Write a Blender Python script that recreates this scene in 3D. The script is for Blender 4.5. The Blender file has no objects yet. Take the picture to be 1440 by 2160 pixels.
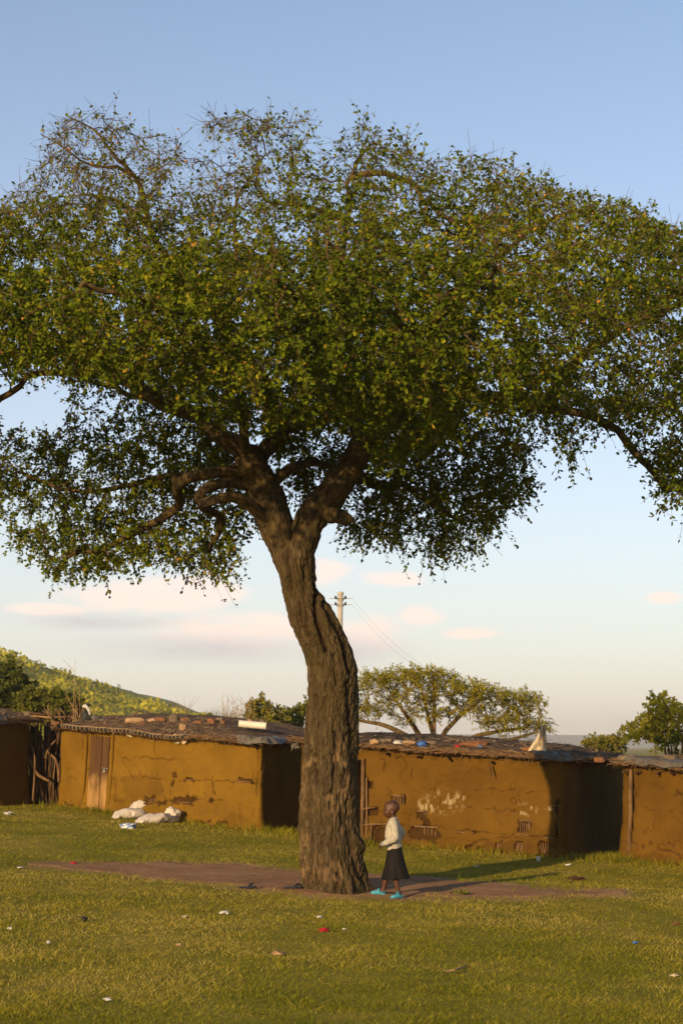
import bpy, math, random
import numpy as np
from mathutils import Vector, Matrix, Quaternion

random.seed(7)
RNG = np.random.default_rng(11)
SC = bpy.context.scene
COL = SC.collection

# ---------------------------------------------------------------- camera
F_PX, CX, CY, HORIZON = 3600.0, 720.0, 1080.0, 1575.0
CAM_Z = 1.72
PITCH = math.atan((HORIZON - CY) / F_PX)
cam_data = bpy.data.cameras.new('camera')
cam_data.sensor_fit = 'VERTICAL'
cam_data.sensor_height = 36.0
cam_data.sensor_width = 24.0
cam_data.lens = 36.0 * F_PX / 2160.0
cam_data.clip_start = 0.1
cam_data.clip_end = 30000
cam_data.dof.use_dof = True
cam_data.dof.focus_distance = 20.3
cam_data.dof.aperture_fstop = 5.6
cam = bpy.data.objects.new('camera', cam_data)
cam.location = (0, 0, CAM_Z)
cam.rotation_euler = (math.pi / 2 + PITCH, 0, 0)
COL.objects.link(cam)
SC.camera = cam

# ---------------------------------------------------------------- sun, sky, exposure
SUN_EL = math.radians(13.0)
SUN_AZ = math.radians(30.0)          # light travels towards +Y and 30 degrees to the right
SUN_DIR = Vector((math.sin(SUN_AZ) * math.cos(SUN_EL), math.cos(SUN_AZ) * math.cos(SUN_EL), -math.sin(SUN_EL)))
sun_data = bpy.data.lights.new('sun', 'SUN')
sun_data.energy = 4.6
sun_data.angle = math.radians(0.6)
sun_data.color = (1.0, 0.72, 0.40)
sun = bpy.data.objects.new('sun', sun_data)
sun.rotation_euler = SUN_DIR.to_track_quat('-Z', 'Y').to_euler()
sun.location = (-20, -30, 30)
COL.objects.link(sun)

world = bpy.data.worlds.new('World')
SC.world = world
world.use_nodes = True
WN, WL = world.node_tree.nodes, world.node_tree.links
WN.clear()
w_out = WN.new('ShaderNodeOutputWorld')
w_bg = WN.new('ShaderNodeBackground')
w_bg.inputs['Strength'].default_value = 0.15
sky = WN.new('ShaderNodeTexSky')
sky.sky_type = 'NISHITA'
sky.sun_disc = False
sky.sun_elevation = SUN_EL
sky.sun_rotation = math.radians(210.0)
sky.altitude = 1600
sky.air_density = 1.0
sky.dust_density = 1.0
sky.ozone_density = 1.6


def wmath(op, a, b=None, clamp=False):
    n = WN.new('ShaderNodeMath')
    n.operation = op
    n.use_clamp = clamp
    for i, v in enumerate((a, b)):
        if v is None:
            continue
        if isinstance(v, (int, float)):
            n.inputs[i].default_value = v
        else:
            WL.new(v, n.inputs[i])
    return n.outputs[0]


tc = WN.new('ShaderNodeTexCoord')
sep = WN.new('ShaderNodeSeparateXYZ')
WL.new(tc.outputs['Generated'], sep.inputs[0])
w_az = wmath('ARCTAN2', sep.outputs[0], sep.outputs[1])
w_el = wmath('ARCSINE', sep.outputs[2])
comb = WN.new('ShaderNodeCombineXYZ')
WL.new(wmath('MULTIPLY', w_az, 30.0), comb.inputs[0])
WL.new(wmath('MULTIPLY', w_el, 75.0), comb.inputs[1])
wn = WN.new('ShaderNodeTexNoise')
wn.inputs['Scale'].default_value = 1.0
wn.inputs['Detail'].default_value = 6.0
wn.inputs['Roughness'].default_value = 0.55
WL.new(comb.outputs[0], wn.inputs['Vector'])
# soft evening cumulus low over the horizon: (azimuth, elevation, half widths) in degrees
CLOUDS = [(-6.6, 4.9, 3.0, 0.75), (-4.6, 5.2, 1.7, 0.6), (-3.2, 3.8, 3.4, 0.75), (-9.6, 4.5, 1.6, .25),
          (-0.6, 5.9, 0.9, 0.55), (1.9, 5.6, 1.3, 0.32), (2.7, 4.4, 0.8, 0.45), (0.6, 3.7, 1.6, 0.7), (4.2, 3.75, 1.1, 0.2),
          (10.7, 4.85, 0.75, 0.22), (19.0, 4.6, 3.0, 0.6), (-19, 5.0, 3.5, 0.7), (-27, 4.0, 3, .6), (28, 3.8, 4, .5)]
cl = None
for a, e, wa, we in CLOUDS:
    da = wmath('DIVIDE', wmath('SUBTRACT', w_az, math.radians(a)), math.radians(wa))
    de = wmath('DIVIDE', wmath('SUBTRACT', w_el, math.radians(e)), math.radians(we))
    g = wmath('EXPONENT', wmath('MULTIPLY', wmath('ADD', wmath('MULTIPLY', da, da), wmath('MULTIPLY', de, de)), -1.0))
    cl = g if cl is None else wmath('MAXIMUM', cl, g)
cl = wmath('SUBTRACT', wmath('MULTIPLY', cl, wmath('ADD', wmath('MULTIPLY', wn.outputs[0], 3.0), -0.45)), 0.22)
mr = WN.new('ShaderNodeMapRange')
mr.interpolation_type = 'SMOOTHSTEP'
mr.inputs['From Min'].default_value = 0.0
mr.inputs['From Max'].default_value = 0.75
WL.new(cl, mr.inputs['Value'])
cmix = WN.new('ShaderNodeMix')
cmix.data_type = 'RGBA'
WL.new(wmath('MULTIPLY', mr.outputs[0], 0.78), cmix.inputs['Factor'])
tint = WN.new('ShaderNodeMix')
tint.data_type = 'RGBA'
tint.blend_type = 'MULTIPLY'
tint.inputs['Factor'].default_value = 1.0
tint.inputs[7].default_value = (1.0, 1.0, 1.0, 1)
WL.new(sky.outputs[0], tint.inputs[6])
# milky evening air: the sky pales towards the horizon all the way round
hz = WN.new('ShaderNodeMix')
hz.data_type = 'RGBA'
WL.new(wmath('MULTIPLY', wmath('EXPONENT', wmath('MULTIPLY', wmath('MAXIMUM', w_el, 0.0), -5.0)), 0.97), hz.inputs['Factor'])
WL.new(tint.outputs[2], hz.inputs[6])
hz.inputs[7].default_value = (4.10, 3.62, 3.12, 1)
WL.new(hz.outputs[2], cmix.inputs[6])
cmix.inputs[7].default_value = (6.1, 4.75, 4.1, 1)
# greyish lilac undersides of the cloud bank
gm = None
for a, e, wa, we in ((-4.6, 3.25, 3.6, 0.42), (0.2, 3.15, 1.7, 0.5), (-8.0, 4.1, 2.2, 0.25), (21, 3.6, 3.0, 0.4), (-22, 4.0, 3.5, 0.4)):
    da = wmath('DIVIDE', wmath('SUBTRACT', w_az, math.radians(a)), math.radians(wa))
    de = wmath('DIVIDE', wmath('SUBTRACT', w_el, math.radians(e)), math.radians(we))
    g = wmath('EXPONENT', wmath('MULTIPLY', wmath('ADD', wmath('MULTIPLY', da, da), wmath('MULTIPLY', de, de)), -1.0))
    gm = g if gm is None else wmath('MAXIMUM', gm, g)
gmix = WN.new('ShaderNodeMix')
gmix.data_type = 'RGBA'
WL.new(wmath('MULTIPLY', wmath('MULTIPLY', gm, wn.outputs[0]), 1.5, True), gmix.inputs['Factor'])
WL.new(cmix.outputs[2], gmix.inputs[6])
gmix.inputs[7].default_value = (3.45, 3.18, 3.22, 1)
WL.new(gmix.outputs[2], w_bg.inputs['Color'])
WL.new(w_bg.outputs[0], w_out.inputs['Surface'])

SC.view_settings.view_transform = 'Standard'
SC.view_settings.look = 'None'
SC.view_settings.exposure = 0.45
SC.view_settings.gamma = 1.0
SC.view_settings.use_curve_mapping = False
SC.render.engine = 'CYCLES'

# ---------------------------------------------------------------- pixel <-> world
_c, _s = math.cos(PITCH), math.sin(PITCH)


def ray(x, y):
    a, b = (x - CX) / F_PX, (CY - y) / F_PX
    Y = _c - b * _s
    return a / Y, (_s + b * _c) / Y


def at(x, y, Y):
    dx, dz = ray(x, y)
    return Vector((dx * Y, Y, CAM_Z + dz * Y))


def proj(P):
    """world points (n,3) -> photo pixels"""
    P = np.asarray(P, float)
    z = P[:, 2] - CAM_Z
    d = P[:, 1] * _c + z * _s
    u = -P[:, 1] * _s + z * _c
    return CX + F_PX * P[:, 0] / d, CY - F_PX * u / d


def smooth(a, b, x):
    t = np.clip((np.asarray(x, float) - a) / (b - a), 0, 1)
    return t * t * (3 - 2 * t)


# ---------------------------------------------------------------- noise
def _hash(ix, iy, iz, seed):
    h = (ix.astype(np.int64) * 374761393 + iy.astype(np.int64) * 668265263 + iz.astype(np.int64) * 2147483647 + seed * 974634777) & 0xffffffff
    h = ((h ^ (h >> 13)) * 1274126177) & 0xffffffff
    h = ((h ^ (h >> 16)) * 2246822519) & 0xffffffff
    return ((h ^ (h >> 15)) & 0xffffff) / float(0xffffff)


def vnoise(P, seed=0):
    """value noise in [-1,1] for points (n,2) or (n,3)"""
    P = np.asarray(P, float)
    if P.shape[1] == 2:
        P = np.c_[P, np.zeros(len(P))]
    i = np.floor(P).astype(np.int64)
    f = P - i
    f = f * f * f * (f * (f * 6 - 15) + 10)
    r = 0
    for dx in (0, 1):
        for dy in (0, 1):
            for dz in (0, 1):
                w = (f[:, 0] if dx else 1 - f[:, 0]) * (f[:, 1] if dy else 1 - f[:, 1]) * (f[:, 2] if dz else 1 - f[:, 2])
                r = r + w * _hash(i[:, 0] + dx, i[:, 1] + dy, i[:, 2] + dz, seed)
    return r * 2 - 1


def fbm(P, oct=4, seed=0, gain=0.5):
    P = np.asarray(P, float)
    a, r, t = 1.0, 0, 0
    for k in range(oct):
        r = r + a * vnoise(P * (2.03 ** k) + 17.3 * k, seed + k)
        t += a
        a *= gain
    return r / t


# ---------------------------------------------------------------- terrain
def gz_np(X, Y):
    X = np.asarray(X, float)
    Y = np.asarray(Y, float)
    xs = 14 * np.tanh(X / 14)
    ys = np.where(Y < 18, 18 + (Y - 18) * 0.25, Y)
    ys = np.where(ys > 36, 36 + 6 * np.tanh((ys - 36) / 6), ys)
    z = CAM_Z - 2.1113 - 0.0493 * xs + 0.02088 * ys
    near = 1 - smooth(60, 140, np.hypot(X, Y))
    P = np.stack([X.ravel(), Y.ravel()], 1)
    und = (vnoise(P * 0.55, 3) * 0.02 + vnoise(P * 1.7, 4) * 0.010 + vnoise(P * 5.1, 5) * 0.004).reshape(X.shape)
    mound = 0.045 * np.exp(-(np.hypot(X + 0.08, Y - 20.5) / 0.62) ** 2)
    return z + und * near + mound


def gz(x, y):
    return float(gz_np(np.array([x]), np.array([y]))[0])


def ground_at(x, y):
    """ground point under a photo pixel"""
    dx, dz = ray(x, y)
    lo, hi = 4.0, 60.0
    for _ in range(50):
        m = (lo + hi) / 2
        if CAM_Z + dz * m > gz(dx * m, m):
            lo = m
        else:
            hi = m
    return Vector((dx * lo, lo, gz(dx * lo, lo)))


# ---------------------------------------------------------------- objects
def tag(o, label=None, cat=None, group=None, kind=None):
    if label:
        o['label'] = label
    if cat:
        o['category'] = cat
    if group:
        o['group'] = group
    if kind:
        o['kind'] = kind
    return o


def wloc(o):
    p = Vector((0, 0, 0))
    while o is not None:
        p += o.location
        o = o.parent
    return p


def make_mesh(name, V, F, mats, smooth_shade=False, attrs=None, midx=None):
    me = bpy.data.meshes.new(name)
    V = np.asarray(V, np.float32).reshape(-1, 3)
    if isinstance(F, np.ndarray) and F.ndim == 2:
        k = F.shape[1]
        me.vertices.add(len(V))
        me.vertices.foreach_set('co', V.ravel())
        me.loops.add(F.size)
        me.loops.foreach_set('vertex_index', F.astype(np.int32).ravel())
        me.polygons.add(len(F))
        me.polygons.foreach_set('loop_start', np.arange(0, F.size, k, dtype=np.int32))
        me.update(calc_edges=True)
    else:
        me.from_pydata([tuple(map(float, v)) for v in V], [], [tuple(map(int, f)) for f in F])
        me.update()
    for m in (mats if isinstance(mats, (list, tuple)) else [mats]):
        me.materials.append(m)
    if midx is not None:
        me.polygons.foreach_set('material_index', np.asarray(midx, np.int32))
    me.polygons.foreach_set('use_smooth', np.full(len(me.polygons), bool(smooth_shade)))
    if attrs:
        for an, arr in attrs.items():
            a = me.attributes.new(an, 'FLOAT', 'POINT')
            a.data.foreach_set('value', np.asarray(arr, np.float32))
    return me


def thing(name, loc, label, cat, group=None):
    o = bpy.data.objects.new(name, None)
    COL.objects.link(o)
    o.empty_display_size = 0.1
    o.location = loc
    return tag(o, label, cat, group)


def solid(name, V, F, mats, loc=None, parent=None, smooth_shade=False, attrs=None, midx=None, **kw):
    """one mesh object from WORLD coordinates; top-level with its origin at loc, or a part of parent"""
    V = np.asarray(V, float).reshape(-1, 3)
    if parent is not None:
        org = np.array(wloc(parent))
    else:
        org = np.array(loc if loc is not None else (V[:, 0].mean(), V[:, 1].mean(), V[:, 2].min()))
    me = make_mesh(name, V - org, F, mats, smooth_shade, attrs, midx)
    o = bpy.data.objects.new(name, me)
    COL.objects.link(o)
    if parent is not None:
        o.parent = parent
    else:
        o.location = org
    return tag(o, **kw)


def place(name, me, loc, rot=(0, 0, 0), scale=(1, 1, 1), parent=None, **kw):
    """an object that shares mesh data; loc is in world space"""
    o = bpy.data.objects.new(name, me)
    COL.objects.link(o)
    if parent is not None:
        o.parent = parent
        o.location = Vector(loc) - wloc(parent)
    else:
        o.location = loc
    o.rotation_euler = rot
    o.scale = scale
    return tag(o, **kw)


class MB:
    """collects shapes into one mesh"""
    def __init__(s):
        s.V, s.F, s.M = [], [], []

    def add(s, V, F, m=0):
        b = len(s.V)
        s.V += [tuple(v) for v in V]
        s.F += [tuple(i + b for i in f) for f in F]
        s.M += [m] * len(F)
        return s

    def tube(s, pts, rad, sides=6, m=0, caps=True):
        V, Fc = tube(pts, rad, sides, caps)
        return s.add(V, Fc, m)

    def box(s, c, size, rot=None, m=0):
        V = [Vector((x * size[0] / 2, y * size[1] / 2, z * size[2] / 2)) for x in (-1, 1) for y in (-1, 1) for z in (-1, 1)]
        if rot is not None:
            V = [rot @ v for v in V]
        V = [v + Vector(c) for v in V]
        return s.add(V, [(0, 1, 3, 2), (4, 6, 7, 5), (0, 4, 5, 1), (2, 3, 7, 6), (0, 2, 6, 4), (1, 5, 7, 3)], m)


def tube(pts, rad, sides=6, caps=True):
    pts = [Vector(p) for p in pts]
    n = len(pts)
    if isinstance(rad, (int, float)):
        rad = [rad] * n
    V, Fc = [], []
    prev = None
    for i, p in enumerate(pts):
        t = (pts[min(i + 1, n - 1)] - pts[max(i - 1, 0)])
        t = t.normalized() if t.length > 1e-9 else Vector((0, 0, 1))
        if prev is None:
            a = Vector((0, 0, 1)) if abs(t.z) < 0.9 else Vector((0, 1, 0))
            u = t.cross(a).normalized()
        else:
            u = prev - t * prev.dot(t)
            u = u.normalized() if u.length > 1e-6 else t.orthogonal().normalized()
        prev = u
        w = t.cross(u)
        for k in range(sides):
            an = 2 * math.pi * k / sides
            V.append(p + (u * math.cos(an) + w * math.sin(an)) * rad[i])
    for i in range(n - 1):
        for k in range(sides):
            k2 = (k + 1) % sides
            Fc.append((i * sides + k, i * sides + k2, (i + 1) * sides + k2, (i + 1) * sides + k))
    if caps:
        Fc.append(tuple(range(sides - 1, -1, -1)))
        Fc.append(tuple((n - 1) * sides + k for k in range(sides)))
    return V, Fc


def resample(pts, step):
    pts = [Vector(p) for p in pts]
    out = [pts[0].copy()]
    P = [pts[0] * 2 - pts[1]] + pts + [pts[-1] * 2 - pts[-2]]
    for i in range(1, len(P) - 2):
        p0, p1, p2, p3 = P[i - 1:i + 3]
        n = max(1, int(round((p2 - p1).length / step)))
        for k in range(1, n + 1):
            t = k / n
            out.append(0.5 * ((2 * p1) + (p2 - p0) * t + (2 * p0 - 5 * p1 + 4 * p2 - p3) * t * t + (3 * p1 - p0 - 3 * p2 + p3) * t ** 3))
    return out


# ---------------------------------------------------------------- materials
class Mat:
    def __init__(s, name, rough=0.9, spec=0.2):
        s.m = bpy.data.materials.new(name)
        s.m.use_nodes = True
        s.N, s.L = s.m.node_tree.nodes, s.m.node_tree.links
        s.b = s.N['Principled BSDF']
        s.out = s.N['Material Output']
        s.b.inputs['Roughness'].default_value = rough
        s.b.inputs['Specular IOR Level'].default_value = spec
        s.tc = s.N.new('ShaderNodeTexCoord')

    def set(s, sock, v):
        if isinstance(v, (int, float)):
            sock.default_value = v
        elif isinstance(v, (tuple, list)):
            sock.default_value = tuple(v) + ((1,) if len(v) == 3 and sock.type == 'RGBA' else ())
        else:
            s.L.new(v, sock)

    def coord(s, scale=(1, 1, 1), kind='Object', rot=(0, 0, 0)):
        mp = s.N.new('ShaderNodeMapping')
        mp.inputs['Scale'].default_value = scale
        mp.inputs['Rotation'].default_value = rot
        s.L.new(s.tc.outputs[kind], mp.inputs[0])
        return mp.outputs[0]

    def noise(s, scale, detail=5, rough=0.55, stretch=(1, 1, 1), dist=0.0, rot=(0, 0, 0)):
        n = s.N.new('ShaderNodeTexNoise')
        n.inputs['Scale'].default_value = scale
        n.inputs['Detail'].default_value = detail
        n.inputs['Roughness'].default_value = rough
        n.inputs['Distortion'].default_value = dist
        s.L.new(s.coord(stretch, rot=rot), n.inputs['Vector'])
        return n.outputs['Fac']

    def voronoi(s, scale, stretch=(1, 1, 1), feature='F1', out='Distance'):
        n = s.N.new('ShaderNodeTexVoronoi')
        n.feature = feature
        n.inputs['Scale'].default_value = scale
        s.L.new(s.coord(stretch), n.inputs['Vector'])
        return n.outputs[out]

    def attr(s, name):
        n = s.N.new('ShaderNodeAttribute')
        n.attribute_name = name
        return n.outputs['Fac']

    def ramp(s, fac, stops, interp='LINEAR'):
        n = s.N.new('ShaderNodeValToRGB')
        n.color_ramp.interpolation = interp
        e = n.color_ramp.elements
        while len(e) < len(stops):
            e.new(0.5)
        for el, (p, c) in zip(e, stops):
            el.position = p
            el.color = tuple(c) + (1,) if len(c) == 3 else c
        s.L.new(fac, n.inputs[0])
        return n.outputs[0]

    def math(s, op, a, b=0.0, clamp=False):
        n = s.N.new('ShaderNodeMath')
        n.operation = op
        n.use_clamp = clamp
        s.set(n.inputs[0], a)
        s.set(n.inputs[1], b)
        return n.outputs[0]

    def step(s, x, lo, hi):
        n = s.N.new('ShaderNodeMapRange')
        n.interpolation_type = 'SMOOTHSTEP'
        n.inputs['From Min'].default_value = lo
        n.inputs['From Max'].default_value = hi
        s.set(n.inputs['Value'], x)
        return n.outputs[0]

    def mix(s, f, a, b, mode='MIX'):
        n = s.N.new('ShaderNodeMix')
        n.data_type = 'RGBA'
        n.blend_type = mode
        s.set(n.inputs[0], f)
        s.set(n.inputs[6], a)
        s.set(n.inputs[7], b)
        return n.outputs[2]

    def bump(s, h, strength=0.5, dist=0.02):
        n = s.N.new('ShaderNodeBump')
        n.inputs['Strength'].default_value = strength
        n.inputs['Distance'].default_value = dist
        s.L.new(h, n.inputs['Height'])
        s.L.new(n.outputs[0], s.b.inputs['Normal'])

    def color(s, c):
        s.set(s.b.inputs['Base Color'], c)
        return s.m


def plain(name, c, rough=0.8, spec=0.2, var=0.25, scale=12, bump=0.2, dist=0.01, stretch=(1, 1, 1)):
    m = Mat(name, rough, spec)
    n = m.noise(scale, 5, 0.6, stretch)
    lo = tuple(v * (1 - var) for v in c)
    hi = tuple(min(1, v * (1 + var)) for v in c)
    if bump:
        m.bump(n, bump, dist)
    return m.color(m.ramp(n, [(0.3, lo), (0.7, hi)]))


def leaf_material(name, stops, trans=0.35, rough=0.55):
    """leaf: colour by a per-leaf attribute, light passes through"""
    m = Mat(name, rough + .2, 0.04)
    c = m.ramp(m.attr('tone'), stops)
    m.color(c)
    t = m.N.new('ShaderNodeBsdfTranslucent')
    m.L.new(m.mix(1.0, c, (1.0, 1.0, 0.5), 'MULTIPLY'), t.inputs[0])
    mx = m.N.new('ShaderNodeMixShader')
    mx.inputs[0].default_value = trans
    m.L.new(m.b.outputs[0], mx.inputs[1])
    m.L.new(t.outputs[0], mx.inputs[2])
    m.L.new(mx.outputs[0], m.out.inputs['Surface'])
    return m.m


# bark of the big tree
m = Mat('bark', 0.92, 0.15)
n1 = m.noise(15, 6, 0.65, (1, 1, 0.20), 0.4)
n2 = m.noise(46, 5, 0.7, (1, 1, 0.28), 0.3)
n3 = m.noise(2.2, 4, 0.5)
c = m.ramp(n1, [(0.28, (0.026, 0.017, 0.007)), (0.5, (0.080, 0.054, 0.023)), (0.72, (0.160, 0.112, 0.054))])
c = m.mix(m.step(n2, 0.58, 0.74), c, (0.33, 0.215, 0.115))
c = m.mix(m.math('MULTIPLY', m.step(n3, 0.42, 0.7), 0.6), c, (0.075, 0.054, 0.014))
c = m.mix(m.attr('groove'), c, (0.03, 0.016, 0.007))
c = m.mix(m.attr('worn'), c, (0.25, 0.150, 0.068))
h = m.math('ADD', n1, m.math('MULTIPLY', n2, 0.5))
m.bump(h, 1.0, 0.045)
M_BARK = m.color(c)
M_TWIG = plain('twig_bark', (0.105, 0.068, 0.024), 0.9, 0.1, 0.45, 9, 0.3, 0.01)
M_LEAF = leaf_material('date_tree_leaf', [(0.0, (0.034, 0.052, 0.004)), (0.35, (0.080, 0.110, 0.006)), (0.7, (0.165, 0.190, 0.009)), (0.95, (0.30, 0.265, 0.016)), (1.0, (0.33, 0.20, 0.02))], 0.28)
M_ACACIA = leaf_material('acacia_leaf', [(0.0, (0.16, 0.16, 0.008)), (0.5, (0.34, 0.31, 0.018)), (1.0, (0.52, 0.42, 0.035))], 0.45)
M_BUSH = leaf_material('bush_leaf', [(0.0, (0.060, 0.075, 0.010)), (0.5, (0.15, 0.150, 0.016)), (1.0, (0.30, 0.235, 0.035))], 0.35)
M_SCRUB = leaf_material('hill_scrub_leaf', [(0.0, (0.17, 0.18, 0.010)), (0.5, (0.32, 0.30, 0.018)), (1.0, (0.50, 0.42, 0.03))], 0.35)
M_GRASS = leaf_material('grass_blade', [(0.0, (0.12, 0.135, 0.008)), (0.45, (0.28, 0.245, 0.018)), (0.7, (0.40, 0.31, 0.045)), (1.0, (0.50, 0.38, 0.11))], 0.35, 0.7)
M_FRUIT = plain('date_fruit', (0.42, 0.17, 0.03), 0.5, 0.3, 0.3, 30, 0)


def mud_material(name, base, dark):
    m = Mat(name, 0.95, 0.08)
    n1 = m.noise(1.3, 5, 0.6)
    n2 = m.noise(14, 5, 0.65)
    n3 = m.noise(70, 3, 0.6)
    lo = tuple(v * 0.72 for v in base)
    hi = tuple(v * 1.22 for v in base)
    c = m.ramp(n1, [(0.3, lo), (0.55, base), (0.75, hi)])
    c = m.mix(m.math('MULTIPLY', m.step(n2, 0.45, 0.7), 0.28), c, lo)
    c = m.mix(m.attr('patch'), c, dark)
    c = m.mix(m.attr('crack_shade'), c, (0.028, 0.012, 0.004))  # shading inside the cracks is painted in as near-black brown
    c = m.mix(m.attr('pale'), c, (0.34, 0.26, 0.13))
    m.bump(m.math('ADD', m.math('MULTIPLY', n2, 1.0), m.math('MULTIPLY', n3, 0.35)), 0.55, 0.02)
    return m.color(c)


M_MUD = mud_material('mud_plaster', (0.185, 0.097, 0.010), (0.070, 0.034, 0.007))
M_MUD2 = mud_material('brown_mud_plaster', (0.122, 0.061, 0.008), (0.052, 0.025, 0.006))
m = Mat('roof_soil', 0.98, 0.05)
n1, n2 = m.noise(5, 6, 0.65), m.noise(42, 4, 0.6)
c = m.ramp(n1, [(0.3, (0.055, 0.034, 0.020)), (0.6, (0.14, 0.088, 0.052)), (0.8, (0.22, 0.145, 0.085))])
c = m.mix(m.step(n2, 0.62, 0.72), c, (0.22, 0.15, 0.085))
m.bump(m.math('ADD', n1, m.math('MULTIPLY', n2, 0.5)), 0.8, 0.04)
M_ROOF = m.color(c)
M_STICK = plain('weathered_stick', (0.15, 0.085, 0.038), 0.9, 0.1, 0.5, 14, 0.4, 0.01, (1, 1, .4))
M_STICKPALE = plain('dry_pale_stick', (0.27, 0.165, 0.075), 0.9, 0.1, 0.4, 14, 0.3, 0.01)
M_STICKDARK = plain('dark_old_stick', (0.075, 0.042, 0.020), 0.9, 0.1, 0.5, 14, 0.4, 0.01)
m = Mat('door_plank', 0.75, 0.25)
n1 = m.noise(7, 6, 0.6, (1, 1, 0.12), 0.3)
n2 = m.noise(3.2, 3, 0.5)
c = m.ramp(n1, [(0.3, (0.15, 0.075, 0.020)), (0.55, (0.30, 0.165, 0.050)), (0.75, (0.42, 0.25, 0.085))])
sp = m.N.new('ShaderNodeSeparateXYZ')
m.L.new(m.tc.outputs['Object'], sp.inputs[0])
stain = m.step(m.math('ADD', sp.outputs[2], m.math('MULTIPLY', m.math('SUBTRACT', n2, 0.5), 0.9)), 0.5, 0.85)
c = m.mix(m.math('MULTIPLY', stain, 0.82), c, (0.045, 0.018, 0.006))
m.bump(n1, 0.5, 0.01)
M_DOOR = m.color(c)
M_SOIL = None
m = Mat('ground_soil', 0.97, 0.05)
n1, n2, n3 = m.noise(0.8, 5, 0.6), m.noise(9, 5, 0.65), m.noise(60, 3, 0.6)
c = m.ramp(n1, [(0.35, (0.17, 0.155, 0.012)), (0.55, (0.26, 0.205, 0.025)), (0.7, (0.34, 0.25, 0.045))])
c = m.mix(m.step(n2, 0.5, 0.75), c, (0.13, 0.088, 0.030))
m.bump(m.math('ADD', n2, n3), 0.7, 0.03)
d_ = m.ramp(m.noise(1.6, 6, 0.62), [(0.3, (0.25, 0.145, 0.07)), (0.55, (0.35, 0.21, 0.10)), (0.75, (0.43, 0.28, 0.14))])
M_GROUND = m.color(m.mix(m.attr('dirt'), c, d_))
m = Mat('trodden_earth', 0.97, 0.06)
n1, n2, n3 = m.noise(1.6, 6, 0.62), m.noise(16, 5, 0.65), m.noise(95, 3, 0.6)
c = m.ramp(n1, [(0.3, (0.25, 0.130, 0.065)), (0.55, (0.37, 0.20, 0.10)), (0.75, (0.47, 0.28, 0.15))])
c = m.mix(m.math('MULTIPLY', m.step(n3, 0.6, 0.75), 0.6), c, (0.09, 0.042, 0.02))
m.bump(m.math('ADD', m.math('MULTIPLY', n2, 1.5), n3), 0.8, 0.03)
M_PATH = m.color(c)
m = Mat('hillside', 0.97, 0.05)
n1 = m.noise(0.09, 6, 0.65)
M_HILL = m.color(m.ramp(n1, [(0.35, (0.20, 0.19, 0.018)), (0.55, (0.34, 0.28, 0.03)), (0.7, (0.42, 0.32, 0.06))]))
m = Mat('far_hills', 0.98, 0.03)
n1 = m.noise(0.006, 6, 0.6)
M_FAR = m.color(m.ramp(n1, [(0.35, (0.05, 0.06, 0.03)), (0.65, (0.11, 0.10, 0.05))]))
M_SACK = plain('woven_sack', (0.50, 0.43, 0.35), 0.7, 0.2, 0.14, 9, 0.5, 0.02)
M_WHITE = plain('white_plastic', (0.50, 0.47, 0.42), 0.5, 0.3, 0.15, 14, 0.2, 0.01)
M_RAG = plain('dirty_pale_rag', (0.50, 0.40, 0.25), 0.9, 0.1, 0.3, 14, 0.4, 0.01)
M_BLUEWHITE = Mat('blue_printed_wrapper', 0.5, 0.3)
m = M_BLUEWHITE
M_BLUEWHITE = m.color(m.mix(m.step(m.noise(16, 2, 0.5), 0.5, 0.56), (0.66, 0.66, 0.68), (0.13, 0.22, 0.50)))
M_BLACK = plain('black_plastic', (0.018, 0.016, 0.015), 0.55, 0.3, 0.3, 14, 0.2, 0.01)
M_GREYPL = plain('weathered_grey_plastic', (0.105, 0.090, 0.072), 0.6, 0.25, 0.4, 9, 0.5, 0.02)
M_BLUE = plain('blue_plastic', (0.035, 0.13, 0.42), 0.5, 0.3, 0.2, 14, 0.2, 0.01)
M_RED = plain('red_cloth', (0.36, 0.018, 0.03), 0.8, 0.1, 0.2, 14, 0.2, 0.01)
M_GREENPL = plain('green_plastic', (0.03, 0.16, 0.09), 0.6, 0.2, 0.3, 14, 0.2, 0.01)
M_BRICK = plain('red_brick_rubble', (0.20, 0.090, 0.042), 0.95, 0.1, 0.35, 16, 0.6, 0.01)
M_TAN = plain('tan_stone', (0.36, 0.22, 0.115), 0.95, 0.1, 0.3, 12, 0.6, 0.015)
M_GREYST = plain('grey_brown_stone', (0.155, 0.115, 0.075), 0.95, 0.1, 0.4, 12, 0.6, 0.015)
M_ROPE = plain('pale_cord', (0.42, 0.28, 0.13), 0.9, 0.1, 0.3, 20, 0)
M_CONC = plain('pole_concrete', (0.42, 0.36, 0.28), 0.9, 0.15, 0.15, 6, 0.2, 0.01)
M_METAL = plain('dull_metal', (0.16, 0.15, 0.14), 0.4, 0.5, 0.3, 20, 0.2, 0.005)
M_PVC = plain('white_pvc', (0.66, 0.58, 0.47), 0.45, 0.35, 0.1, 8, 0.1, 0.01)
# ================================================================ ground
def axis(lo, hi, step, far, growth=1.25):
    a = list(np.arange(lo, hi + 1e-6, step))
    s, v = step, hi
    while v < far:
        s *= growth
        v += s
        a.append(min(v, far))
    s, v = step, lo
    b = []
    while v > -far:
        s *= growth
        v -= s
        b.append(max(v, -far))
    return np.array(b[::-1] + a)


def grid_faces(nu, nv):
    i = np.arange(nu - 1)[:, None] * nv + np.arange(nv - 1)[None, :]
    i = i.ravel()
    return np.stack([i, i + nv, i + nv + 1, i + 1], 1)


gx, gy = axis(-9, 9, 0.15, 5000), axis(6.5, 38, 0.15, 5000)
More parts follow.
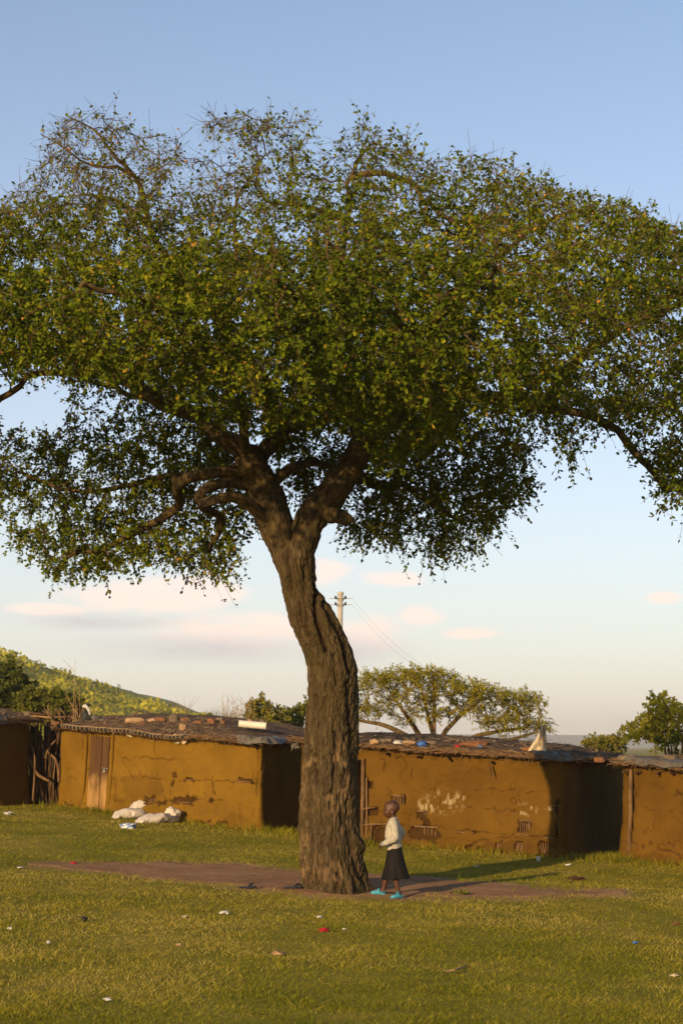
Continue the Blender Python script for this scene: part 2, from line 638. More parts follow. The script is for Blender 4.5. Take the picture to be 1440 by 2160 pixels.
# trodden strip of bare earth past the tree
PATH_UP = [(58, 1822), (150, 1820), (300, 1820), (450, 1822), (560, 1829), (650, 1838), (760, 1842), (870, 1847), (960, 1856), (1060, 1864), (1150, 1874), (1230, 1878), (1330, 1880)]
PATH_LO = [(58, 1824), (150, 1834), (300, 1851), (450, 1864), (560, 1876), (650, 1888), (760, 1892), (870, 1893), (960, 1893), (1060, 1893), (1150, 1892), (1230, 1890), (1330, 1883)]
pu = resample([ground_at(*p) for p in PATH_UP], 0.08)
pl = resample([ground_at(*p) for p in PATH_LO], 0.08)
NP, NW = 220, 26
def along(L, n):
    L = np.array([tuple(v) for v in L])
    return np.stack([np.interp(np.linspace(0, len(L) - 1, n), np.arange(len(L)), L[:, k]) for k in range(3)], 1)
pu, pl = along(pu, NP), along(pl, NP)
wob = np.stack([np.linspace(0, 40, NP), np.zeros(NP)], 1)
pu[:, 1] += fbm(wob, 4, 91) * 0.28
pl[:, 1] += fbm(wob, 4, 92) * 0.22
tt = np.linspace(0, 1, NW)[None, :, None]
PV = pl[:, None, :] * (1 - tt) + pu[:, None, :] * tt
PV[:, :, 2] = gz_np(PV[:, :, 0], PV[:, :, 1]) + 0.008
PV[:, 0, 2] -= 0.03
PV[:, -1, 2] -= 0.03
PATH_POLY = np.concatenate([pl[:, :2], pu[::-1, :2]])
solid('dirt_path', PV.reshape(-1, 3), grid_faces(NP, NW), M_PATH, smooth_shade=True, kind='structure')


def path_mask(X, Y, grow=0.0):
    """1 on the bare earth, fading over its edge"""
    xl = np.interp(X, pl[:, 0], np.arange(NP))
    yl = np.interp(X, pl[:, 0], pl[:, 1])
    yu = np.interp(X, pu[:, 0], pu[:, 1])
    d = np.minimum(Y - yl, yu - Y)
    d = np.where((X < pl[0, 0]) | (X > pl[-1, 0]), -1, d)
    rag_ = fbm(np.stack([np.ravel(X) * 2.3, np.ravel(Y) * 2.3], 1), 4, 95).reshape(np.shape(X)) * .38
    return smooth(-0.12, 0.25, d + rag_ - .06 + grow) * smooth(-.3 - grow, -.2 - grow, d)


GX, GY = np.meshgrid(gx, gy, indexing='ij')
GV = np.stack([GX, GY, gz_np(GX, GY)], -1).reshape(-1, 3)
solid('ground', GV, grid_faces(len(gx), len(gy)), M_GROUND, loc=(0, 0, 0), smooth_shade=True, kind='structure',
      attrs={'dirt': path_mask(GX, GY, .45).ravel()})

# ================================================================ mud huts
class WallPlane:
    def __init__(s, A, B):
        s.A, s.B = np.array(A, float), np.array(B, float)
        d = s.B - s.A
        s.L = float(np.hypot(*d))
        s.d = d / s.L
        s.n = np.array([s.d[1], -s.d[0]])

    def uz(s, x, y):
        """photo pixel -> (distance along the wall, height)"""
        dx, dz = ray(x, y)
        Y = s.A.dot(s.n) / (dx * s.n[0] + s.n[1])
        return float((np.array([dx * Y, Y]) - s.A).dot(s.d)), CAM_Z + dz * Y

    def p(s, u, z, off=0.0):
        q = s.A + s.d * u + s.n * off
        return Vector((q[0], q[1], z))


def seg_dist(u, z, pts):
    best = np.full(u.shape, 1e9)
    for (a0, b0), (a1, b1) in zip(pts[:-1], pts[1:]):
        du, dz = a1 - a0, b1 - b0
        t = np.clip(((u - a0) * du + (z - b0) * dz) / max(1e-9, du * du + dz * dz), 0, 1)
        best = np.minimum(best, np.hypot(u - a0 - t * du, z - b0 - t * dz))
    return best


class Hut:
    def __init__(s, label, base, back, zt, mat, fine=0.013, roof_dome=0.3, over=0.2, seed=1, depth_dir=(0.4, 0.9), doors=(), holes=(), cracks=(), patches=(), pale=(), round_r=0.16, rise=0.0, NV=116):
        A, B = np.array(base[0], float), np.array(base[1], float)
        dd = np.array(depth_dir) / np.hypot(*depth_dir) * back
        s.W = WallPlane(A, B)
        C, D = B + dd, A + dd
        corners = [A, B, C, D]
        s.c = (A + B + C + D) / 4
        s.root = thing('mud_hut', (s.c[0], s.c[1], gz(*s.c)), label, 'hut', 'low mud-walled huts in a row')
        # top plane through the two front eave heights
        def ztop(P):
            u = (P - A) @ s.W.d
            w = -((P - A) @ s.W.n)
            return zt[0] + (zt[1] - zt[0]) * u / s.W.L + rise * w
        s.ztop = ztop
        # rounded path
        pts, front = [], []
        for k in range(4):
            P0, P1, Pn = corners[k], corners[(k + 1) % 4], corners[(k + 2) % 4]
            e = (P1 - P0) / np.hypot(*(P1 - P0))
            L = np.hypot(*(P1 - P0))
            st = fine if k == 0 else (0.035 if k == 1 else 0.25)
            n = max(2, int((L - 2 * round_r) / st))
            for i in range(n + 1):
                pts.append(P0 + e * (round_r + (L - 2 * round_r) * i / n))
                front.append(k == 0)
            e2 = (Pn - P1) / np.hypot(*(Pn - P1))
            a, b = P1 - e * round_r, P1 + e2 * round_r
            for i in range(1, 12):
                t = i / 12
                pts.append((1 - t) ** 2 * a + 2 * t * (1 - t) * P1 + t * t * b)
                front.append(k in (3, 0))
        pts = np.array(pts)
        front = np.array(front)
        tg = np.roll(pts, -1, 0) - np.roll(pts, 1, 0)
        tg /= np.hypot(tg[:, 0], tg[:, 1])[:, None]
        nr = np.stack([tg[:, 1], -tg[:, 0]], 1)
        s.path, s.nrm = pts, nr
        zb = gz_np(pts[:, 0], pts[:, 1]) - 0.12
        ze = ztop(pts) + 0.06
        t = np.linspace(0, 1, NV)
        Z = zb[:, None] + (ze - zb)[:, None] * t[None, :]
        U = ((pts - A) @ s.W.d)[:, None] + 0 * Z
        P3 = np.stack([pts[:, 0][:, None] + 0 * Z, pts[:, 1][:, None] + 0 * Z, Z], -1).reshape(-1, 3)
        d = (fbm(P3 * 0.8, 3, seed) * 0.045 + fbm(P3 * 3.1, 3, seed + 5) * 0.020 + fbm(P3 * 13, 3, seed + 9) * 0.007).reshape(Z.shape)
        hgt = Z - zb[:, None] - 0.12
        d += 0.07 * np.exp(-np.clip(hgt, 0, 9) / 0.16)
        fr = front[:, None] & np.ones_like(Z, bool)
        wu = U + (vnoise(P3 * 8, seed + 20) * 0.030 + vnoise(P3 * 25, seed + 21) * 0.014).reshape(Z.shape)
        wz = Z + (vnoise(P3 * 8, seed + 22) * 0.030 + vnoise(P3 * 25, seed + 23) * 0.014).reshape(Z.shape)
        patch = np.zeros_like(Z)
        palem = np.zeros_like(Z)
        crack_shade = np.zeros_like(Z)
        cn = vnoise(P3 * 5, seed + 33).reshape(Z.shape)
        for line in cracks:
            L = [s.W.uz(*q) for q in line[0]]
            ds = seg_dist(wu, wz, L)
            g = np.exp(-(ds / line[1]) ** 2) * fr
            d -= g * line[2]
            crack_shade = np.maximum(crack_shade, 0.9 * np.exp(-(ds / (line[1] * 0.75)) ** 2) * fr * smooth(-.55, .1, cn))
        cz = np.abs(fbm(P3 * 2.3, 3, seed + 71)).reshape(Z.shape)
        k = (1 - smooth(0.006, 0.022, cz)) * smooth(.0, .35, fbm(P3 * .9, 2, seed + 72).reshape(Z.shape)) * fr
        d -= k * .012
        crack_shade = np.maximum(crack_shade, k * .55)
        hn = fbm(P3 * 9, 3, seed + 31).reshape(Z.shape)
        for (x, y, w, h, dep) in holes:
            u0, z0 = s.W.uz(x - w / 2, y + h / 2)
            u1, z1 = s.W.uz(x + w / 2, y - h / 2)
            q = np.maximum(np.abs((wu - (u0 + u1) / 2) / ((u1 - u0) / 2)), np.abs((wz - (z0 + z1) / 2) / ((z1 - z0) / 2))) + hn * 1.0
            k = (1 - smooth(0.85, 1.0, q)) * fr
            d -= k * dep
            patch = np.maximum(patch, (1 - smooth(0.9, 1.12, q)) * fr)
        for (x, y, w, h, amt) in patches:
            u0, z0 = s.W.uz(x - w / 2, y + h / 2)
            u1, z1 = s.W.uz(x + w / 2, y - h / 2)
            q = np.hypot((U - (u0 + u1) / 2) / ((u1 - u0) / 2), (Z - (z0 + z1) / 2) / ((z1 - z0) / 2)) + hn * 0.9
            k = (1 - smooth(0.7, 1.05, q)) * fr
            patch = np.maximum(patch, amt * k)
            d -= 0.012 * k
        pn = fbm(P3 * np.array([26, 26, 13.]), 4, seed + 41).reshape(Z.shape)
        for (x, y, w, h) in pale:
            u0, z0 = s.W.uz(x - w / 2, y + h / 2)
            u1, z1 = s.W.uz(x + w / 2, y - h / 2)
            q = np.hypot((U - (u0 + u1) / 2) / ((u1 - u0) / 2), (Z - (z0 + z1) / 2) / ((z1 - z0) / 2))
            palem = np.maximum(palem, smooth(0.05, 0.3, pn) * (1 - smooth(0.3, 1.1, q)) * fr * 0.85)
        for (quad, dep) in doors:       # quad: pixel corners tl, tr, br, bl
            (ua, za), (ub, zb_), (uc, zc), (ud, zd) = [s.W.uz(*q) for q in quad]
            tz = np.clip((Z - zd) / (za - zd), -0.5, 1)
            l, r = ud + (ua - ud) * tz, uc + (ub - uc) * tz
            k = ((U > l) & (U < r) & (Z < max(za, zb_)) & fr)
            d = np.where(k, -dep, d)
        V = np.stack([pts[:, 0][:, None] + nr[:, 0][:, None] * d, pts[:, 1][:, None] + nr[:, 1][:, None] * d, Z], -1).reshape(-1, 3)
        n = len(pts)
        i = (np.arange(n)[:, None] * NV + np.arange(NV - 1)[None, :]).ravel()
        j = (((np.arange(n) + 1) % n)[:, None] * NV + np.arange(NV - 1)[None, :]).ravel()
        s.wall = solid('wall', V, np.stack([i, j, j + 1, i + 1], 1), mat, parent=s.root, smooth_shade=True,
                       attrs={'crack_shade': crack_shade.ravel(), 'patch': np.clip(patch, 0, 1).ravel(), 'pale': palem.ravel()})
        # roof: a low dome of earth over sticks
        rp, rn = pts[::3], nr[::3]
        m_ = len(rp)
        ru = np.stack([np.cumsum(np.r_[0, np.hypot(*(np.diff(rp, axis=0)).T)]), np.zeros(m_)], 1)
        ov = over + fbm(ru * 2.2, 4, seed + 50) * 0.07
        edge = rp + rn * ov[:, None]
        s.edge = edge
        wav = fbm(ru * 0.9, 3, seed + 51) * 0.05
        def rz(P, q):
            return ztop(P) + 0.045 + roof_dome * (1 - q ** 2.2)
        rings = []
        for q in (0.0, 0.15, 0.3, 0.45, 0.6, 0.7, 0.78, 0.84, 0.9, 0.94, 0.97, 0.99, 1.0):
            P = s.c + (edge - s.c) * q
            z = rz(P, q) + wav * q
            nz = fbm(np.c_[P * 2.6, z], 4, seed + 60) * 0.06 + vnoise(np.c_[P * 14, z], seed + 61) * 0.012
            rings.append(np.c_[P, z + nz * min(1, (1 - q) * 8 + 0.3)])
        for q, dz in ((1.004, -0.022), (0.995, -0.05), (0.96, -0.055), (0.5, -0.04)):
            P = s.c + (edge - s.c) * q
            rings.append(np.c_[P, ztop(P) + 0.045 + wav * min(q, 1) + dz + vnoise(ru * 9, seed + 62) * 0.012])
        R = np.concatenate(rings)
        Fq = []
        for k in range(len(rings) - 1):
            i = np.arange(m_)
            j = (i + 1) % m_
            Fq.append(np.stack([k * m_ + i, (k + 1) * m_ + i, (k + 1) * m_ + j, k * m_ + j], 1))
        s.rz, s.wav, s.m_ = rz, wav, m_
        s.roof = solid('roof', R, np.concatenate(Fq), M_ROOF, parent=s.root, smooth_shade=True)
        # sticks and straw bound into the eave
        mb = MB()
        rr = random.Random(seed)
        for k in range(260):
            i = rr.randrange(m_)
            span = rr.randint(2, 9)
            tp = []
            o1, o2 = rr.uniform(-0.05, 0.04), rr.uniform(-0.05, 0.04)
            h1, h2 = rr.uniform(-0.06, 0.05), rr.uniform(-0.06, 0.05)
            for t in (0, 0.5, 1):
                a = edge[(i + int(span * t)) % m_] + rn[(i + int(span * t)) % m_] * (o1 + (o2 - o1) * t)
                tp.append(Vector((a[0], a[1], ztop(a) + 0.035 + wav[(i + int(span * t)) % m_] + h1 + (h2 - h1) * t)))
            mb.tube(tp, rr.uniform(0.004, 0.013), 4)
        for k in range(330):        # ragged straws hanging out of the edge
            i = rr.randrange(m_)
            a = edge[i] - rn[i] * rr.uniform(0, 0.1)
            p0 = Vector((a[0], a[1], ztop(a) + 0.01 + wav[i]))
            dv = Vector((rn[i][0] * rr.uniform(0, 0.1), rn[i][1] * rr.uniform(0, 0.1), -rr.uniform(0.02, 0.10))) + Vector((rr.uniform(-.05, .05), rr.uniform(-.05, .05), 0))
            mb.tube([p0, p0 + dv], [0.004, 0.002], 3)
        solid('eave_straw', mb.V, mb.F, M_STICK, parent=s.root, kind='stuff')
        mb = MB()
        for k in range(520):        # clods and bits of straw lying on the earth roof
            i = rr.randrange(m_)
            q = rr.uniform(.35, .99)
            P = s.c + (edge[i] - s.c) * q
            z = float(rz(P, q)) + wav[i] * q
            a = rr.uniform(0, 6.3)
            if k % 3:
                L_ = rr.uniform(.05, .3)
                dv = Vector((math.cos(a), math.sin(a), rr.uniform(-.1, .25))) * L_
                mb.tube([Vector((P[0], P[1], z + .01)), Vector((P[0], P[1], z + .015)) + dv], [.006, .003], 3)
            else:
                r_ = rr.uniform(.008, .026)
                mb.add([Vector((P[0], P[1], z)) + Vector((x * rr.uniform(.5, 1.3), y * rr.uniform(.5, 1.3), zz_ * rr.uniform(.4, 1.0))) * r_ for x in (-1, 1) for y in (-1, 1) for zz_ in (-1, 1)], [(0, 1, 3, 2), (4, 6, 7, 5), (0, 4, 5, 1), (2, 3, 7, 6), (0, 2, 6, 4), (1, 5, 7, 3)])
        solid('roof_debris', mb.V, mb.F, M_GREYST, parent=s.root, kind='stuff')

    def edge_at(s, x):
        """point of the front roof edge under photo column x -> (pos, index)"""
        P = np.c_[s.edge, s.ztop(s.edge) + 0.045 + s.wav]
        px, _ = proj(P)
        near = (s.edge - s.c) @ s.W.n > 0
        i = int(np.argmin(np.abs(px - x) + np.where(near, 0, 1e6)))
        return Vector(P[i]), i

    def roof_pt(s, x, y):
        """point on the roof top nearest a photo pixel (searched between eave and centre line)"""
        best = None
        E, i = s.edge_at(x)
        e0 = s.edge[i]
        for k in range(0, 60):
            q = 1 - k / 60 * 0.95
            P = s.c + (e0 - s.c) * q
            for tries in range(3):      # slide along the wall to stay in the column
                z = float(s.rz(P, q))
                px, py = proj([(P[0], P[1], z)])
                P = P + s.W.d * ((x - px[0]) / F_PX * P[1] / max(0.3, s.W.d[0]))
            px, py = proj([(P[0], P[1], z)])
            dd = abs(py[0] - y)
            if best is None or dd < best[0]:
                best = (dd, Vector((P[0], P[1], z)))
        return best[1]

    def sticks(s, defs, mat=M_STICK):
        """each stick: pixel start, pixel end, radius, offset from the wall face"""
        for (x0, y0, x1, y1, r, off) in defs:
            u0, z0 = s.W.uz(x0, y0)
            u1, z1 = s.W.uz(x1, y1)
            j = random.uniform(-0.01, 0.01)
            V, Fc = tube([s.W.p(u0, z0, off), s.W.p((u0 + u1) / 2 + j, (z0 + z1) / 2 + j, off + 0.006), s.W.p(u1, z1, off)], [r, r * 1.05, r * 0.8], 6)
            solid('stick', V, Fc, mat, parent=s.root)

    def rafters(s, xs, down=0.0):
        for x, y in xs:
            u, z = s.W.uz(x, y)
            a, b = s.W.p(u, z, -0.05), s.W.p(u + random.uniform(-.05, .08), z + random.uniform(-.02, .02), random.uniform(0.10, 0.17))
            V, Fc = tube([a, b], [0.024, 0.02], 7)
            solid('rafter_end', V, Fc, M_STICKDARK, parent=s.root)


def corner(x, yb, yt, H=1.5):
    dx, zb = ray(x, yb)
    zt = ray(x, yt)[1]
    Y = H / (zt - zb)
    return (dx * Y, Y), CAM_Z + zt * Y


(h1A, z1A), (h1B, z1B) = corner(122, 1699, 1536), corner(548, 1755, 1568)
DOOR1 = [(189, 1549), (233, 1549), (223, 1717), (179, 1714)]
hut1 = Hut('ochre mud hut with a narrow plank door and white sacks along its wall', (h1A, h1B), 3.0, (z1A, z1B), M_MUD, seed=3, roof_dome=0.32, over=0.2,
           doors=[(DOOR1, 0.075)],
           holes=[(318, 1689, 22, 14, .05), (346, 1694, 20, 12, .04), (384, 1691, 34, 12, .05), (402, 1689, 16, 10, .04), (394, 1645, 24, 7, .04), (512, 1648, 34, 8, .05), (365, 1652, 8, 14, .04), (447, 1691, 12, 10, .045),
                  (425, 1736, 34, 10, .05), (470, 1741, 26, 9, .05), (368, 1637, 6, 12, .035), (150, 1697, 16, 5, .04), (450, 1660, 5, 20, .03)],
           cracks=[([(245, 1598), (275, 1602), (288, 1596), (330, 1600), (388, 1605)], .010, .022), ([(328, 1555), (326, 1590)], .011, .03), ([(372, 1604), (373, 1640)], .009, .02),
                   ([(541, 1575), (543, 1610), (540, 1660), (536, 1700), (530, 1740)], .014, .03), ([(448, 1640), (447, 1672)], .012, .03), ([(137, 1620), (160, 1622), (175, 1636)], .009, .02),
                   ([(244, 1690), (300, 1693), (345, 1693), (420, 1688), (470, 1690), (530, 1697)], .009, .018), ([(300, 1640), (360, 1645), (440, 1645), (540, 1652)], .009, .016), ([(505, 1700), (508, 1735)], .01, .02),
                   ([(173, 1560), (174, 1640), (170, 1705)], .016, .02), ([(432, 1560), (433, 1580)], .009, .02), ([(243, 1660), (242, 1720)], .012, .03), ([(255, 1600), (285, 1650)], .007, .012)],
           patches=[(300, 1660, 110, 60, .35), (420, 1700, 90, 40, .18), (250, 1700, 40, 60, .3), (500, 1730, 60, 30, .3)])

(h2A, z2A), (h2B, z2B) = corner(628, 1760, 1566), corner(1186, 1812, 1605)
DOOR2 = [(690, 1604), (764, 1604), (762, 1790), (690, 1790)]
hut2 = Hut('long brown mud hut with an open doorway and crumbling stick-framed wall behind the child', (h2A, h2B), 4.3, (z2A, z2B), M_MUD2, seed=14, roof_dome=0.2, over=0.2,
           doors=[(DOOR2, 1.3)],
           holes=[(838, 1687, 26, 18, .07), (887, 1720, 18, 20, .06), (900, 1758, 52, 34, .04), (978, 1752, 40, 4, .04), (1107, 1744, 25, 24, .09), (1052, 1783, 14, 20, .06), (1095, 1789, 17, 26, .07), (1146, 1793, 26, 28, .07),
                  (782, 1712, 26, 16, .04), (776, 1655, 14, 12, .05), (990, 1786, 22, 10, .05), (1012, 1790, 14, 12, .05), (1174, 1702, 6, 34, .05), (1174, 1755, 5, 30, .05), (1158, 1766, 22, 3, .04), (800, 1758, 40, 24, .04)],
           cracks=[([(768, 1640), (772, 1690), (768, 1740), (764, 1785)], .016, .035), ([(1000, 1664), (1060, 1668), (1150, 1672)], .008, .016), ([(868, 1620), (869, 1645)], .008, .018), ([(770, 1740), (872, 1742), (1000, 1752), (1100, 1762), (1180, 1768)], .010, .018),
                   ([(940, 1770), (1000, 1776), (1060, 1764), (1120, 1772), (1176, 1790)], .010, .022), ([(1174, 1690), (1172, 1780)], .012, .03), ([(900, 1690), (980, 1700), (1090, 1712)], .006, .010), ([(790, 1640), (830, 1600)], .007, .012), ([(1040, 1700), (1060, 1745)], .008, .014)],
           patches=[(830, 1765, 90, 60, .35), (1080, 1790, 200, 34, .4), (1000, 1640, 200, 40, .15)],
           pale=[(930, 1692, 90, 60), (900, 1700, 60, 40), (965, 1690, 40, 50), (1108, 1708, 60, 34), (1160, 1710, 26, 30)])

(h3A, z3A), (h3B, z3B) = corner(1306, 1816, 1613), corner(1440, 1838, 1619)
h3B = (h3A[0] + (h3B[0] - h3A[0]) * 4.5, h3A[1] + (h3B[1] - h3A[1]) * 1.9)
z3B = z3A - 0.17
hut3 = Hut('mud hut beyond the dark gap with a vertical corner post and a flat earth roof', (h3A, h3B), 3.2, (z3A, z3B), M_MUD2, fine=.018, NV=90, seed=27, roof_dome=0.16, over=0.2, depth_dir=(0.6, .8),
           cracks=[([(1330, 1620), (1334, 1680), (1331, 1740), (1329, 1805)], .022, .04), ([(1425, 1670), (1440, 1680)], .012, .03), ([(1380, 1790), (1420, 1800), (1440, 1810)], .014, .03), ([(1350, 1700), (1390, 1715), (1430, 1705)], .007, .012)],
           holes=[(1402, 1826, 14, 10, .04)], patches=[(1390, 1820, 120, 30, .4), (1428, 1675, 24, 14, .6)])

h0B = np.array(corner(-72, 1692, 1521)[0])
h0end = corner(66, 1689, 1527)[0]
z0B = corner(-72, 1692, 1521)[1]
d0 = np.array(h0end) - h0B
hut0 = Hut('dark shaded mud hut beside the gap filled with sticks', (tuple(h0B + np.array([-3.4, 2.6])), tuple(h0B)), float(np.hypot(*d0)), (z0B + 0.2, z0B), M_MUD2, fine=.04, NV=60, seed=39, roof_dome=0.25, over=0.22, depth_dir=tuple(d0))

# plank door of the ochre hut
W1 = hut1.W
q = [W1.uz(*p) for p in DOOR1]
(ua, za), (ub, zb_), (uc, zc), (ud, zd) = q
door = bpy.data.objects.new('door', None)
COL.objects.link(door)
door.parent = hut1.root
for (pa, pb) in ((W1.p(ud + 0.05, zd + 0.25, -0.066), W1.p(uc - 0.03, zc + 0.25, -0.066)), (W1.p(ua + 0.03, za - 0.25, -0.066), W1.p(ub - 0.03, zb_ - 0.25, -0.066))):
    solid('crossbar', *tube([pa, pb], 0.02, 6), M_STICKDARK, parent=door)
cuts = [0.03, 0.33, 0.62, 0.95]
for k in range(3):
    a, b = cuts[k] + 0.012, cuts[k + 1] - 0.012
    V = []
    for off in (-0.045 + 0.006 * (k % 2), -0.018 + 0.008 * (k % 2)):
        for (f, top) in ((a, 0), (b, 0), (b, 1), (a, 1)):
            u = (ua + (ub - ua) * f) if top else (ud + (uc - ud) * f)
            z = (za - 0.03 - 0.01 * k) if top else (zd + 0.03)
            V.append(W1.p(u, z, off))
    P = solid('plank', V, [(3, 2, 1, 0), (4, 5, 6, 7), (0, 1, 5, 4), (1, 2, 6, 5), (2, 3, 7, 6), (3, 0, 4, 7)], M_DOOR, parent=door)
mb = MB()
uh, zh = W1.uz(221, 1620)
mb.tube([W1.p(uh - 0.09, zh, 0.0), W1.p(uh + 0.11, zh - 0.012, 0.0)], 0.011, 6)
mb.tube([W1.p(uh + 0.0, zh + 0.0, 0.012), W1.p(uh + 0.015, zh - 0.05, 0.02), W1.p(uh + 0.03, zh, 0.012)], 0.007, 6)
mb.box(W1.p(uh + 0.012, zh - 0.06, 0.018), (0.045, 0.03, 0.05))
solid('padlock', mb.V, mb.F, M_METAL, parent=door)
# door posts
for (x0, y0, x1, y1) in ((184, 1548, 174, 1712), (239, 1550, 230, 1720)):
    u0, z0 = W1.uz(x0, y0)
    u1, z1 = W1.uz(x1, y1)
    V, Fc = tube([W1.p(u0, z0, 0.005), W1.p((u0 + u1) / 2 + .01, (z0 + z1) / 2, 0.012), W1.p(u1, z1, 0.01)], [0.035, 0.042, 0.045], 9)
    solid('door_post', V, Fc, M_MUD, parent=hut1.root, smooth_shade=True)
hut1.sticks([(310, 1692, 330, 1692, .012, -.015)] + [(311 + 4 * k, 1684, 311 + 4 * k, 1700, .009, -.03) for k in range(5)] + [(372, 1692, 400, 1693, .012, -.015), (497, 1648, 528, 1650, .014, -.012), (383, 1645, 406, 1645, .011, -.012)] + [(414 + 6 * k, 1728, 414 + 6 * k, 1745, .011, -.02) for k in range(5)])
hut2.sticks([(826, 1677, 852, 1679, .014, .0)] + [(828 + 4.2 * k, 1677, 829 + 4.2 * k + random.uniform(-1, 1), 1698, .010, -.03) for k in range(6)] + [(879, 1710, 897, 1711, .012, 0)] +
            [(874, 1742, 926, 1745, .016, .012)] + [(878 + 8 * k, 1742, 878 + 8 * k + random.uniform(-2, 2), 1778, .011, -.02) for k in range(6)] + [(958, 1754, 998, 1757, .015, .01)] +
            [(1094, 1731, 1122, 1733, .014, .01), (1090, 1760, 1116, 1762, .014, .012)] + [(1096 + 4 * k, 1732, 1097 + 4 * k, 1759, .010, -.03) for k in range(6)] +
            [(1048 + 4 * k, 1774, 1047 + 4 * k, 1796, .009, -.02) for k in range(3)] + [(1090 + 4 * k, 1777, 1086 + 5 * k, 1806, .011, -.025) for k in range(4)] + [(1140 + 5 * k, 1780, 1132 + 6 * k, 1812, .011, -.025) for k in range(5)] +
            [(761, 1740, 816, 1738, .016, .03), (762, 1707, 792, 1703, .015, .03), (1166, 1700, 1182, 1700, .012, .02), (1148, 1767, 1168, 1768, .012, .012)])
for (x0, y0, x1, y1, r) in ((766, 1600, 764, 1800, .03), (773, 1640, 775, 1795, .018), (784, 1742, 782, 1792, .014)):
    u0, z0 = hut2.W.uz(x0, y0)
    u1, z1 = hut2.W.uz(x1, y1)
    V, Fc = tube([hut2.W.p(u0, z0, 0.01), hut2.W.p((u0 + u1) / 2, (z0 + z1) / 2, 0.018), hut2.W.p(u1, z1, 0.02)], [r, r * 1.1, r * 1.1], 8)
    solid('door_post', V, Fc, M_STICK, parent=hut2.root, smooth_shade=True)
hut2.rafters([(878, 1596), (945, 1598), (1036, 1609), (820, 1590), (1150, 1612)])
hut3.rafters([(1330, 1626), (1352, 1628), (1390, 1630), (1425, 1632)])
hut1.rafters([(285, 1549), (432, 1561), (500, 1566), (545, 1575)])
u0, z0 = hut2.W.uz(1036, 1611)
V, Fc = tube([hut2.W.p(u0, z0, 0.13), hut2.W.p(u0 + .03, z0 - .12, .135), hut2.W.p(u0 + .05, z0 - .2, .13)], [.012, .014, .006], 5)
solid('hanging_splinter', V, Fc, M_STICKDARK, parent=hut2.root)
u0, z0 = hut3.W.uz(1331, 1622)
u1, z1 = hut3.W.uz(1328, 1812)
V, Fc = tube([hut3.W.p(u0, z0, .02), hut3.W.p((u0 + u1) / 2 + .02, (z0 + z1) / 2, .028), hut3.W.p(u1, z1, .03)], [.032, .036, .04], 8)
solid('corner_post', V, Fc, M_STICK, parent=hut3.root, smooth_shade=True)

# bound black roll along the eave of the ochre hut, with its stitches
roll = []
for x in range(70, 392, 8):
    if x < 120:
        continue
    p, _ = hut1.edge_at(x)
    roll.append(p + Vector((0, -0.02, -0.015)))
V, Fc = tube(resample(roll, 0.05), 0.034, 8)
rollo = solid('eave_roll', V, Fc, M_BLACK, parent=hut1.root, smooth_shade=True)
mb = MB()
mb.tube([Vector((0.040 * math.cos(a), 0, 0.040 * math.sin(a))) for a in np.linspace(0, 2 * math.pi, 9)], 0.006, 4, caps=False)
st_me = make_mesh('stitch', mb.V, mb.F, M_ROPE)
rs = resample(roll, 0.095)
for k in range(1, len(rs) - 1):
    t = (rs[k + 1] - rs[k - 1]).normalized()
    rot = Vector((0, 1, 0)).rotation_difference(t) @ Quaternion((1, 0, 0), random.uniform(-.25, .25))
    place('stitch', st_me, rs[k], rot.to_euler(), parent=rollo)
for dz in (0.036, -0.004):
    V, Fc = tube([p + Vector((0, -0.032 if dz < 0.01 else -0.01, dz)) for p in resample(roll, 0.1)], 0.006, 4)
    solid('cord', V, Fc, M_ROPE, parent=rollo)

# ================================================================ fence of sticks between the huts
f0, f1 = np.array(h0end) + np.array([-0.1, 0.1]), np.array(h1A) + np.array([0.25, 0.55])
fence = thing('stick_fence', (float((f0 + f1)[0] / 2), float((f0 + f1)[1] / 2), gz(*((f0 + f1) / 2))), 'tangled fence of dark upright sticks filling the gap between two huts', 'fence')
rr = random.Random(5)
for k in range(120):
    t = (k % 60) / 59 + rr.uniform(-.03, .03)
    b = f0 + (f1 - f0) * t + np.array([rr.uniform(-.05, .05), rr.uniform(-.14, .14) + (.25 if k >= 60 else 0)])
    g = gz(*b)
    h = rr.uniform(1.15, 1.55) + (rr.uniform(.1, .4) if rr.random() < .25 else 0)
    l = rr.gauss(0, .10)
    p = [Vector((b[0] + l * s + rr.uniform(-.035, .035), b[1] + rr.uniform(-.05, .05), g - .05 + (h + .05) * s)) for s in (0, .3, .6, 1)]
    r = rr.uniform(.012, .028)
    V, Fc = tube(resample(p, .2), r, 6)
    V2 = np.array([tuple(v) for v in V])
    solid('stick', V, Fc, rr.choice([M_STICKDARK, M_STICKDARK, M_STICK]), parent=fence, smooth_shade=True)
for (pts, r) in (([(56, 1592), (76, 1626), (84, 1637), (105, 1648)], .032), ([(98, 1583), (116, 1600), (123, 1618), (125, 1650)], .028), ([(60, 1560), (74, 1600), (70, 1690)], .02), ([(120, 1560), (104, 1578), (96, 1600)], .022)):
    p = [at(x, y, float(f1[1]) - .35 - .1 * i) for i, (x, y) in enumerate(pts)]
    V, Fc = tube(resample(p, .08), r, 7)
    solid('crooked_branch', V, Fc, M_STICK, parent=fence, smooth_shade=True)
